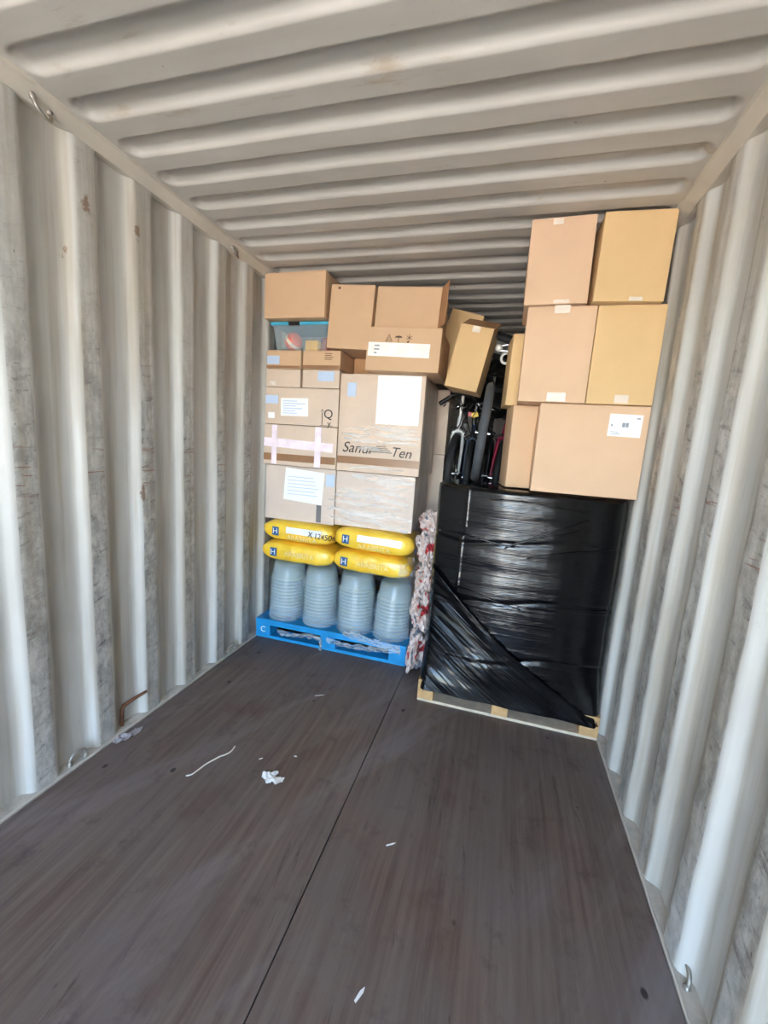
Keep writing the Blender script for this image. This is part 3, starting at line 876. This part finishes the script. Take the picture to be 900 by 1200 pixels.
# ------------------------------------------------------------------ stretch film: pleats and loose sheets
def pleat(b, p0, p1, w, sag, y, seed, n=14):
    A = []
    for i in range(n+1):
        s = i/n
        x = p0[0]+(p1[0]-p0[0])*s; z = p0[1]+(p1[1]-p0[1])*s-sag*4*s*(1-s)
        z += 0.006*noise.noise(Vector((s*6, seed, 1)))
        ww = w*(0.55+0.45*math.sin(PI*s))*(1+0.4*noise.noise(Vector((s*5, seed, 5))))
        yy = y-0.001*noise.noise(Vector((s*7, seed, 8)))
        A.append([b.verts.new((x, yy, z-ww/2)), b.verts.new((x, yy-0.0005, z-ww*0.1)), b.verts.new((x, yy-0.0005, z+ww*0.15)), b.verts.new((x, yy, z+ww/2))])
    for P0, P1 in zip(A, A[1:]):
        for k in range(3): b.faces.new((P0[k], P1[k], P1[k+1], P0[k+1]))
rnd = random.Random(11)
sf = thing('stretch_film', 'clear stretch film pulled in pleats around the left stack', 'plastic film', (0, 0, 0))
b = bmesh.new()
for q in range(46):
    z = rnd.uniform(0.95, 1.29); x0 = rnd.uniform(0.52, 0.95); ln = rnd.uniform(0.10, 0.32)
    sl = rnd.uniform(-0.25, 0.12)
    x1 = min(x0+ln, 1.14)
    pleat(b, (x0, z), (x1, max(0.935, z+sl*ln)), rnd.uniform(0.008, 0.030), rnd.uniform(-.01, .015), YF-0.010-q*0.0002, q)
for q in range(34):
    z = rnd.uniform(1.33, 1.63); x0 = rnd.uniform(0.60, 1.0); ln = rnd.uniform(0.12, 0.36)
    x1 = min(x0+ln, 1.157)
    if 1.405 < z < 1.535 and q % 4: continue
    pleat(b, (x0, z), (x1, z+rnd.uniform(-.10, .06)*ln), rnd.uniform(0.006, 0.022), rnd.uniform(-.01, .012), YF-0.021-q*0.0002, q+100)
tag(obj('film_glint_pleats', b, 'film_pleat', sf), kind='stuff')
# loose sheet hanging from the right-hand corner of the stack
b = bmesh.new(); nu, nv = 10, 60; g = []
for j in range(nv+1):
    z = 0.17+1.76*j/nv
    row = []
    for i in range(nu+1):
        s = i/nu
        x = 1.168+0.004*s+0.012*s*noise.noise(Vector((s*3, z*3, 2)))+0.008*noise.noise(Vector((s*4, z*9, 6)))
        if z < 0.9: x += 0.02*s
        y = 2.72+0.30*s+0.01*noise.noise(Vector((z*5, s, 3)))
        row.append(b.verts.new((x, y, z)))
    g.append(row)
for j in range(nv):
    for i in range(nu): b.faces.new((g[j][i], g[j][i+1], g[j+1][i+1], g[j+1][i]))
obj('side_sheet', b, 'film_side', sf, smooth=True)
# torn film bunched over the front edge of the pallet
def crumple_strip(pts, w, seed, n=8):
    b = bmesh.new(); g = []
    for i, p in enumerate(pts):
        row = []
        for k in range(n):
            s = k/(n-1)-0.5
            q = Vector((p[0], p[1], p[2]))+Vector((0, 0, s*w))
            q += Vector((noise.noise(Vector((i*0.9, k*0.9, seed))), 1.0*noise.noise(Vector((i*0.8, k*0.9, seed+5))), noise.noise(Vector((i*0.7, k*0.8, seed+9)))))*(0.012+0.010*abs(math.sin(i*1.7+seed)))
            q.y = min(q.y, p[1]+0.006)
            row.append(b.verts.new(q))
        g.append(row)
    for A, B in zip(g, g[1:]):
        for k in range(n-1): b.faces.new((A[k], B[k], B[k+1], A[k+1]))
    return b
pts = [(0.20+0.022*i, 2.622, 0.085-0.012*math.sin(i*0.35)) for i in range(17)]
obj('torn_film', crumple_strip(pts, 0.03, 1), 'film_white', sf, smooth=True)
pts = [(0.555+0.006*math.sin(i), 2.618, 0.090-0.011*i) for i in range(8)]
obj('torn_film', crumple_strip(pts, 0.035, 4), 'film_white', sf, smooth=True)
pts = [(0.60+0.025*i, 2.618, 0.100-0.018*math.sin(i*0.2)) for i in range(23)]
obj('torn_film', crumple_strip(pts, 0.036, 7), 'film_white', sf, smooth=True)
pts = [(0.72+0.02*i, 2.630, 0.165-0.002*i) for i in range(22)]
obj('torn_film', crumple_strip(pts, 0.05, 13), 'film_white', sf, smooth=True)

# ------------------------------------------------------------------ wooden pallet and black-wrapped load
pw = thing('pallet', 'wooden block pallet under the black-wrapped load', 'pallet', (0, 2.296, 0))
for yy in (0.0, 0.44):
    for xa, xb in ((1.338, 1.432), (1.772, 1.862), (2.238, 2.334)):
        obj('block', bx(xa, xb, yy, yy+0.12, 0.018, 0.098, bevel=0.003), 'wood', pw)
    obj('bottom_board', bx(1.338, 2.334, yy+0.004, yy+0.10, 0.001, 0.018, bevel=0.002), 'wood_pale', pw)
    obj('stringer_board', bx(1.338, 2.334, yy+0.002, yy+0.10, 0.098, 0.116, bevel=0.002), 'wood', pw)
for i in range(4):
    obj('deck_board', bx(1.338, 2.334, 0.004+i*0.15, 0.10+i*0.15, 0.116, 0.136, bevel=0.002), 'wood', pw)

bw = thing('wrapped_load', 'pallet load wrapped tightly in shiny black film', 'wrapped load', (1.842, 2.288, 0))
XL, XR, DB = -0.500, 0.490, 0.56
LAY = [0.10, 0.36, 0.69, 1.03, 1.312]
def lay_depth(z):
    # each layer of boxes inside swells a little; the film sinks in between
    d = 0
    for a in LAY[1:-1]: d += 0.008*math.exp(-((z-a)/0.014)**2)
    return d
def front_off(x, z):
    d = lay_depth(z-0.03*math.sin(x*5)+0.02*noise.noise(Vector((x*4, z*2, 7))))
    # the left third of the load is turned away from the door; the rest faces it
    a = -0.11+0.02*noise.noise(Vector((z*4, 1, 1)))
    if x < a: d += 0.12*(a-x)*(1-math.exp(-(a-x)/0.03))*smooth01((z-0.08)/0.35)
    # box corner showing through the film on the left of the upper layers
    zi = sum(1 for q in LAY[1:-1] if z > q)
    xe = (-0.30, -0.31, -0.335, -0.325)[zi]
    if zi >= 2:
        zl = LAY[zi]+0.05
        e = max(abs(x-xe)/0.010, (zl-z)/0.010)
        if z > zl: d -= 0.005*math.exp(-((x-xe)/0.007)**2)
        if x > xe: d -= 0.005
    d += 0.010*noise.noise(Vector((x*1.6, z*2.5, 1)))+0.003*noise.noise(Vector((x*1.5, z*18, 4)))+0.001*noise.noise(Vector((x*3, z*60, 9)))
    # the front swells gently, and a second column of boxes sits a little further back at the right
    d += 0.30*(x+0.03)**2*smooth01((z-0.06)/0.30)
    d += 0.006*smooth01((x-0.20)/0.07)
    ex = min(x-XL, XR-x)
    if ex < 0.035: d += 0.035-math.sqrt(max(0, 0.035**2-(0.035-ex)**2))
    return d
b = bmesh.new()
nx, nz = 150, 200
g = []
for j in range(nz+1):
    z = 0.085+(1.312-0.085)*j/nz
    row = []
    for i in range(nx+1):
        x = XL+(XR-XL)*i/nx
        y = front_off(x, z)
        ez = 1.312-z
        if ez < 0.03: y += 0.03-math.sqrt(max(0, 0.03**2-(0.03-ez)**2))
        row.append(b.verts.new((x, y, z)))
    g.append(row)
for j in range(nz):
    for i in range(nx): b.faces.new((g[j][i], g[j][i+1], g[j+1][i+1], g[j+1][i]))
# sides, top, back from the front's outline
ny = 24
def side(xcol, s):
    cols = []
    for q in range(1, ny+1):
        col = []
        for j in range(nz+1):
            v0 = g[j][xcol].co
            y = v0.y+(DB-v0.y)*q/ny
            x = v0.x-s*(lay_depth(v0.z)*0.8)*min(1, q/2)+s*0.006*noise.noise(Vector((y*3, v0.z*9, s)))
            x = min(x, XR); x = max(x, XL-0.004)
            col.append(b.verts.new((x, y, v0.z)))
        cols.append(col)
    prev = [g[j][xcol] for j in range(nz+1)]
    for col in cols:
        for j in range(nz):
            f = (prev[j], prev[j+1], col[j+1], col[j]) if s > 0 else (prev[j+1], prev[j], col[j], col[j+1])
            b.faces.new(f)
        prev = col
    return cols
SL = side(0, -1); SR = side(nx, 1)
prev = g[nz]
for q in range(ny):
    l, r = SL[q][nz], SR[q][nz]
    row = [l]
    for i in range(1, nx):
        s = i/nx
        p = l.co.lerp(r.co, s); p.z += 0.008*noise.noise(Vector((p.x*5, p.y*5, 2)))*min(1, 4*s*(1-s))
        row.append(b.verts.new(p))
    row.append(r)
    for i in range(nx): b.faces.new((prev[i], prev[i+1], row[i+1], row[i]))
    prev = row
bk = [SL[ny-1][j] for j in range(nz+1)]; bk2 = [SR[ny-1][j] for j in range(nz+1)]
for j in range(nz-1): b.faces.new((bk[j], bk[j+1], bk2[j+1], bk2[j]))
bmesh.ops.recalc_face_normals(b, faces=b.faces[:])
obj('black_film', b, 'bfilm', bw, smooth=True)
# loose tail of film drawn diagonally across the lower half
b = bmesh.new(); nu, nv = 90, 60; g = []
def edge_z(x): # upper edge of the tail, falling from the left side to the lower right corner
    s = (x-XL)/(XR-XL)
    return 0.83-0.74*s+0.05*math.sin(s*PI)*-1
for i in range(nu+1):
    x = XL-0.004+(XR-XL+0.008)*i/nu
    top = edge_z(x); bot = 0.094+0.003*noise.noise(Vector((x*5, 0, 2)))
    top = max(top, bot+0.02)
    row = []
    for j in range(nv+1):
        s = j/nv
        z = bot+(top-bot)*s
        # pleats fan out along the pull direction
        fan = (z-bot)/(top-bot+0.001)
        ph = (z+0.55*(x-XL))*34
        y = (front_off(x, max(z, 0.086))-lay_depth(z-0.03*math.sin(x*5)))*0.85-0.016-0.004*math.sin(ph+3*noise.noise(Vector((x*3, z*3, 3))))-0.012*noise.noise(Vector(((x-z)*1.5, (z+0.62*x)*8, 5)))
        ex = min(x-XL, XR-x)
        if ex < 0.03: y += (0.03-ex)*1.2
        if z < 0.17: y -= 0.10*(0.17-z)
        row.append(b.verts.new((x, y, z)))
    g.append(row)
for i in range(nu):
    for j in range(nv): b.faces.new((g[i][j], g[i+1][j], g[i+1][j+1], g[i][j+1]))
obj('film_tail', b, 'btail', bw, smooth=True)
# twisted rope of film along the tail's edge
pts = []
for i in range(40):
    x = XL+0.01+(XR-XL-0.02)*i/39
    pts.append((x, front_off(x, max(edge_z(x), 0.09))*0.85-0.020, max(edge_z(x), 0.09)))
obj('film_rope', tb(pts, [0.004+0.002*noise.noise(Vector((i*0.6, 1, 1))) for i in range(40)], 8), 'btail', bw, smooth=True)
# stretch ropes over the upper half
rnd = random.Random(5)
for (xa, za, xb, zb) in ((-0.10, 1.00, 0.30, 1.20), (-0.06, 1.02, 0.26, 1.14), (-0.48, 1.04, -0.05, 1.02), (-0.40, 0.74, 0.02, 0.68), (0.0, 0.685, 0.46, 0.72), (-0.2, 1.255, 0.3, 1.245), (0.02, 0.96, 0.44, 1.06)):
    pts = []
    for i in range(16):
        s = i/15; x = xa+(xb-xa)*s; z = za+(zb-za)*s+0.008*math.sin(s*5)
        pts.append((x, front_off(x, z)-0.003, z))
    obj('film_rope', tb(pts, 0.004, 6), 'bfilm', bw, smooth=True)

# ------------------------------------------------------------------ crumpled sacks in the gap
def sack(label, loc, size, seed, mat='sack', rot=(0, 0, 0)):
    b = bmesh.new(); bmesh.ops.create_icosphere(b, subdivisions=4, radius=1)
    for v in b.verts:
        p = v.co.copy()
        n1 = noise.noise(p*1.6+Vector((seed, 0, 0))); n2 = abs(noise.noise(p*3.6+Vector((0, seed, 0)))); n3 = abs(noise.noise(p*8+Vector((0, 0, seed))))
        k = 1+0.35*n1-0.42*n2-0.16*n3
        v.co = Vector((p.x*size[0], p.y*size[1], p.z*size[2]))*k
    o = obj('printed_sack', b, mat, None, loc, smooth=False)
    o.rotation_euler = rot
    return tag(o, label, 'sack', 'crumpled sacks in the gap between the pallets')
sack('crumpled red and white sack on the floor between the two pallets', (1.262, 2.62, 0.185), (0.075, 0.20, 0.17), 1.1, rot=(0, 0.12, 0.1))
sack('crumpled red and white sack second from the floor between the pallets', (1.268, 2.66, 0.44), (0.078, 0.18, 0.15), 4.7, rot=(0.2, -0.15, 0))
sack('crumpled sack with a red stripe in the middle of the gap pile', (1.268, 2.70, 0.66), (0.075, 0.16, 0.13), 9.3, rot=(0, 0.2, 0.3))
sack('crumpled pale sack near the top of the gap pile', (1.262, 2.72, 0.86), (0.078, 0.15, 0.13), 13.1, rot=(0.3, -0.1, 0))
sack('topmost crumpled sack of the gap pile, next to the black film', (1.270, 2.70, 1.03), (0.070, 0.14, 0.09), 17.9, rot=(0, 0.2, 0.5))

# ------------------------------------------------------------------ bicycles standing on the black-wrapped load
def wheel(parent, y, R, tr, tyre_mat, hubw=0.05):
    def loop(r, n): return [(0, r*math.cos(2*PI*i/n), r*math.sin(2*PI*i/n)) for i in range(n)]
    w = obj('wheel', tb(loop(R-tr, 48), tr, 12, closed=True), tyre_mat, parent, (0, y, R), smooth=True)
    obj('rim', tb(loop(R-2*tr-0.004, 48), 0.009, 8, closed=True), 'chrome', w, smooth=True)
    b = bmesh.new()
    for i in range(20):
        a = 2*PI*i/20
        tube(b, [((-1)**i*hubw*0.4, 0.016*math.cos(a+0.8), 0.016*math.sin(a+0.8)), (0, (R-2*tr)*math.cos(a), (R-2*tr)*math.sin(a))], 0.0011, 4, cap=False)
    obj('spokes', b, 'chrome', w)
    obj('hub', tb([(-hubw*0.9, 0, 0), (hubw*0.9, 0, 0)], 0.014, 10), 'chrome', w, smooth=True, sharp=60)
    return w
def bicycle(label, loc, R, wb, mat, tyre, lean=0.0, yaw=0.0, hb=0.25, bar_w=0.2, tr=0.022, drop=0.0, steer=0.0, fork_mat=None):
    fm = fork_mat or mat
    t = thing('bicycle', label, 'bicycle', loc, (0, lean, yaw), 'bicycles on the black-wrapped load')
    wheel(t, 0, R, tr, tyre); wheel(t, wb, R, tr, tyre)
    crown = Vector((0, 0.05, 2*R+0.02)); head = Vector((0, 0.075, 2*R+0.12)); bar = Vector((0, 0.09, 2*R+0.02+hb))
    fk = tr+0.016
    for s in (-1, 1):
        obj('fork_leg', tb([(s*fk, 0, R), (s*fk, 0.028, R*1.6), (s*(fk-0.004), 0.045, 2*R+0.005), (0, 0.05, 2*R+0.02)], [0.009, 0.011, 0.013, 0.014], 10), fm, t, smooth=True, sharp=60)
        obj('brake_arm', tb([(s*(fk+0.008), 0.03, 2*R-0.012), (s*(fk+0.022), 0.018, 2*R+0.018), (s*0.012, 0.02, 2*R+0.045)], 0.006, 8), 'black_plastic', t, smooth=True)
    bb = Vector((0, wb*0.52, R*0.92)); st = Vector((0, wb*0.70, 2*R+0.10))
    b = bmesh.new()
    tube(b, [crown, head], 0.019, 12); tube(b, [head-Vector((0, 0, 0.03)), st-Vector((0, 0.01, 0.06))], 0.015, 10)
    tube(b, [crown+Vector((0, 0.004, 0.02)), bb], 0.018, 10); tube(b, [bb, st], 0.015, 10)
    for s in (-1, 1):
        tube(b, [st-Vector((0, 0, 0.05)), Vector((s*0.035, wb*0.9, R*1.4)), Vector((s*0.045, wb, R))], 0.008, 8)
        tube(b, [bb, Vector((s*0.045, wb, R))], 0.009, 8)
    obj('frame', b, mat, t, smooth=True, sharp=60)
    obj('stem', tb([head, bar-Vector((0, 0.0, 0.0)), bar-Vector((0, 0.035, 0.0))], 0.013, 10), 'chrome' if fork_mat is None else 'white_plastic', t, smooth=True, sharp=50)
    c, s_ = math.cos(steer), math.sin(steer)
    def hp(x, y, z): return bar+Vector((x*c-y*s_, x*s_+y*c-0.035, z))
    obj('handlebar', tb([hp(-bar_w, 0.05, -drop), hp(-bar_w*0.55, 0.0, -drop*0.25), hp(0, 0, 0), hp(bar_w*0.55, 0.0, -drop*0.25), hp(bar_w, 0.05, -drop)], 0.011, 10), 'black_plastic', t, smooth=True, sharp=60)
    for s in (-1, 1):
        gp = obj('grip', tb([hp(s*bar_w*0.62, 0.015, -drop*0.42), hp(s*bar_w*1.03, 0.055, -drop*1.05)], 0.017, 12), 'black_plastic', t, smooth=True, sharp=60)
        obj('brake_lever', tb([hp(s*bar_w*0.5, -0.03, -0.01-drop*0.3), hp(s*bar_w*0.75, -0.055, -0.02-drop*0.6), hp(s*bar_w*0.98, -0.045, -0.03-drop)], 0.005, 8), 'chrome', t, smooth=True)
        pts = [hp(s*bar_w*0.45, -0.03, -0.02), hp(s*bar_w*0.4, -0.13, -0.05), hp(s*bar_w*0.15, -0.12, -hb*0.45), hp(0.01*s, -0.05, -hb*0.8), Vector((0.01*s, 0.02, 2*R+0.03))]
        sm = []
        for q in range(len(pts)-1):
            for u in range(5):
                f = u/5; a0 = pts[max(q-1, 0)]; a1 = pts[q]; a2 = pts[q+1]; a3 = pts[min(q+2, len(pts)-1)]
                sm.append(0.5*((2*a1)+(a2-a0)*f+(2*a0-5*a1+4*a2-a3)*f*f+(3*a1-a0-3*a2+a3)*f**3))
        obj('brake_cable', tb(sm+[pts[-1]], 0.0035, 6), 'black_plastic', t, smooth=True)
    obj('seat_post', tb([st, st+Vector((0, 0.02, 0.10))], 0.012, 10), 'chrome', t, smooth=True, sharp=50)
    b = bmesh.new(); bmesh.ops.create_uvsphere(b, u_segments=16, v_segments=10, radius=1)
    for v in b.verts: v.co = Vector((v.co.x*0.065*(0.55+0.45*(v.co.y+1)/2*1.2), v.co.y*0.12, v.co.z*0.028))
    obj('saddle', b, 'black_plastic', t, tuple(st+Vector((0, 0.02, 0.115))), smooth=True)
    cr = obj('crank', tb([bb+Vector((-0.06, 0, 0)), bb+Vector((0.06, 0, 0))], 0.012, 10), 'chrome', t, smooth=True, sharp=50)
    for s in (-1, 1):
        obj('crank_arm', tb([bb+Vector((s*0.06, 0, 0)), bb+Vector((s*0.07, s*0.09, -0.06))], 0.008, 8), 'chrome', cr, smooth=True)
        p = bb+Vector((s*0.075, s*0.09, -0.06))
        obj('pedal', bx(min(p.x, p.x+s*0.05), max(p.x, p.x+s*0.05), p.y-0.03, p.y+0.03, p.z-0.008, p.z+0.008, bevel=0.003), 'black_plastic', cr)
    return t
b1 = bicycle('bicycle with a white fork and black front tyre', (1.318, 3.17, 1.03), 0.300, 0.78, 'frame_white', 'rubber', 0.03, 0.0, hb=0.27, bar_w=0.15, tr=0.026, drop=0.08, steer=0.4, fork_mat='frame_white')
b2 = bicycle('dark navy bicycle with a yellow and red reflector, beside the white one', (1.435, 3.19, 1.03), 0.275, 0.80, 'frame_navy', 'rubber', 0.02, 0.03, hb=0.26, bar_w=0.17, drop=0.03, steer=-0.3)
rf = obj('reflector', bx(-0.024, 0.024, -0.006, 0.006, -0.018, 0.018, bevel=0.003), 'yellow', b2, (0.0, -0.045, 0.735)); rf.rotation_euler = (0, -0.4, 0)
obj('reflector', bx(-0.014, 0.014, -0.006, 0.006, -0.016, 0.016, bevel=0.003), 'red', b2, (-0.034, -0.045, 0.738))
b3 = bicycle('black bicycle between the loose wheel and the navy bicycle', (1.525, 3.23, 1.03), 0.300, 0.76, 'frame_black', 'rubber', 0.03, -0.02, hb=0.42, bar_w=0.18, tr=0.024, drop=0.02, steer=0.5)
b4 = bicycle('bicycle with a magenta fork, beside the slim cartons', (1.612, 3.20, 1.03), 0.285, 0.80, 'frame_red', 'rubber', 0.10, 0.02, hb=0.36, bar_w=0.12, drop=0.02, steer=0.9)
# loose wheel standing on the load, edge towards the door
lw = thing('spare_tyre', 'loose grey tyre on a spoked rim, standing on the black-wrapped load', 'tyre', (1.520, 2.71, 1.316), (0, 0.075, 0.055))
wheel(lw, 0, 0.305, 0.026, 'rubber_grey')
# hidden pile that carries the bicycles
for q, (ya, dd) in enumerate(((2.88, 0.62), (3.54, 0.70))):
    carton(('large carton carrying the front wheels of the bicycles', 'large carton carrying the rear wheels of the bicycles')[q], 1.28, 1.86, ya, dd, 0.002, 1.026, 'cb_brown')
# dark filler added over the saddles so the space behind the bicycles goes black
bd = bmesh.new(); bmesh.ops.create_icosphere(bd, subdivisions=4, radius=1)
for v in bd.verts:
    p = v.co.copy()
    v.co = Vector((p.x*0.36, p.y*0.28, p.z*0.24))*(1+0.3*noise.noise(p*2)-0.25*abs(noise.noise(p*5)))
tag(obj('dark_filler_bundle', bd, 'black_plastic', None, (1.62, 3.78, 2.05), smooth=True), 'added dark bundle standing in for the shade behind the bicycles', 'bundle')

# white hook and chrome fitting high up among the bicycles
b = bmesh.new()
hk = [(0.030*math.cos(a), 0, 0.032*math.sin(a)) for a in [PI*0.25+PI*1.5*i/20 for i in range(21)]]
ho = obj('plastic_hook', tb(hk, 0.0085, 10), 'white_plastic', None, (1.632, 2.90, 2.108), smooth=True, sharp=60)
tag(ho, 'white open hook hanging among the bicycle handlebars', 'hook')
mt = thing('handlebar_fitting', 'white and chrome handlebar fitting above the white hook', 'fitting', (1.580, 2.90, 2.172))
b = bmesh.new(); bmesh.ops.create_uvsphere(b, u_segments=16, v_segments=10, radius=0.024); obj('cap', b, 'white_plastic', mt, smooth=True)
obj('clamp_bar', tb([(0, 0, 0.012), (0.09, 0.0, 0.022)], 0.009, 10), 'chrome', mt, smooth=True, sharp=60)
obj('clamp_bar', tb([(0.01, 0, -0.018), (0.08, 0.0, -0.020)], 0.008, 10), 'chrome', mt, smooth=True, sharp=60)
# black tyres hooked over the handlebars
for q, (lx, ly, lz, rr, rx, lab) in enumerate(((1.62, 3.10, 2.28, 0.16, 0.35, 'spare black bicycle tyre lying above the handlebars'), (1.56, 3.22, 2.08, 0.17, 0.9, 'spare black bicycle tyre standing behind the tilted carton'))):
    pts = [(rr*math.cos(2*PI*i/40), rr*math.sin(2*PI*i/40), 0) for i in range(40)]
    o = obj('spare_tyre', tb(pts, 0.02, 10, closed=True), 'rubber', None, (lx, ly, lz), smooth=True)
    o.rotation_euler = (rx, 0.2, 0.3)
    tag(o, lab, 'tyre')

# ------------------------------------------------------------------ litter on the floor
pts = [(0.487, 1.356), (0.505, 1.372), (0.512, 1.40), (0.523, 1.445), (0.540, 1.482), (0.551, 1.505), (0.566, 1.522), (0.578, 1.55), (0.575, 1.585)]
sm = []
P3 = [Vector((x, y, 0.0038)) for x, y in pts]
for q in range(len(P3)-1):
    a0, a1, a2, a3 = P3[max(q-1, 0)], P3[q], P3[q+1], P3[min(q+2, len(P3)-1)]
    for u in range(5):
        f = u/5
        sm.append(0.5*((2*a1)+(a2-a0)*f+(2*a0-5*a1+4*a2-a3)*f*f+(3*a1-a0-3*a2+a3)*f**3))
tag(obj('string', tb(sm+[P3[-1]], 0.0032, 6), 'string', smooth=True), 'curved piece of white string on the plywood floor', 'string')
def scrap(name, label, cat, outline, z, mat, amp, seed, th=0.0015):
    b = bmesh.new()
    vs = [b.verts.new((x, y, 0)) for x, y in outline]
    f = b.faces.new(vs)
    bmesh.ops.triangulate(b, faces=[f])
    bmesh.ops.subdivide_edges(b, edges=b.edges[:], cuts=3, use_grid_fill=True)
    for v in b.verts: v.co.z += th+amp*abs(noise.noise(Vector((v.co.x*40, v.co.y*40, seed))))*2
    r = bmesh.ops.extrude_face_region(b, geom=b.faces[:])
    for v in r['geom']:
        if isinstance(v, bmesh.types.BMVert): v.co.z -= th
    bmesh.ops.recalc_face_normals(b, faces=b.faces[:])
    mn = min(v.co.z for v in b.verts)
    for v in b.verts: v.co.z += z-mn
    return tag(obj(name, b, mat), label, cat)
cx, cy = 0.838, 1.478
ol = [(-0.050, 0.012), (-0.020, 0.020), (0.012, 0.042), (0.020, 0.032), (0.008, 0.010), (0.035, 0.014), (0.058, 0.018), (0.060, -0.004), (0.042, -0.030), (0.018, -0.024), (-0.004, -0.038), (-0.018, -0.020), (-0.040, -0.012)]
scrap('paper_scrap', 'crumpled white paper scrap on the plywood floor', 'paper', [(cx+x, cy+y) for x, y in ol], 0.001, 'paper', 0.010, 3)
ol = [(-0.030, -0.07), (0.0, -0.075), (0.028, -0.03), (0.034, 0.03), (0.022, 0.06), (-0.004, 0.04), (-0.012, 0.0), (-0.032, -0.03)]
scrap('plastic_scrap', 'greyish plastic scrap at the foot of the left wall', 'scrap', [(0.045+x, 1.475+y) for x, y in ol], 0.001, simple('scrap_grey', srgb(170, 166, 172), 0.35), 0.012, 6)
for i, (x, y, a, L, w) in enumerate(((1.463, 0.899, 1.2, 0.022, 0.005), (1.430, 1.352, 0.6, 0.020, 0.003), (0.735, 1.56, 0.8, 0.010, 0.003), (0.78, 2.12, 0.6, 0.03, 0.003), (0.88, 1.63, 0.2, 0.008, 0.004))):
    lab = ('white paper sliver lying alone right of the floor seam, close to the door', 'thin pale splinter right of the floor seam', 'tiny pale crumb beside the crumpled paper scrap', 'thin pale strand on the floor before the blue pallet', 'tiny pale crumb between the paper scrap and the floor seam')[i]
    dx, dy = math.cos(a), math.sin(a); nx_, ny_ = -dy, dx
    ol = [(x-dx*L-nx_*w*0.5, y-dy*L-ny_*w*0.5), (x+dx*L*0.4-nx_*w, y+dy*L*0.4-ny_*w), (x+dx*L, y+dy*L), (x+dx*L*0.3+nx_*w, y+dy*L*0.3+ny_*w), (x-dx*L*0.9+nx_*w*0.8, y-dy*L*0.9+ny_*w*0.8)]
    scrap('floor_litter', lab, 'litter', ol, 0.0014, 'paper', 0.001, i)
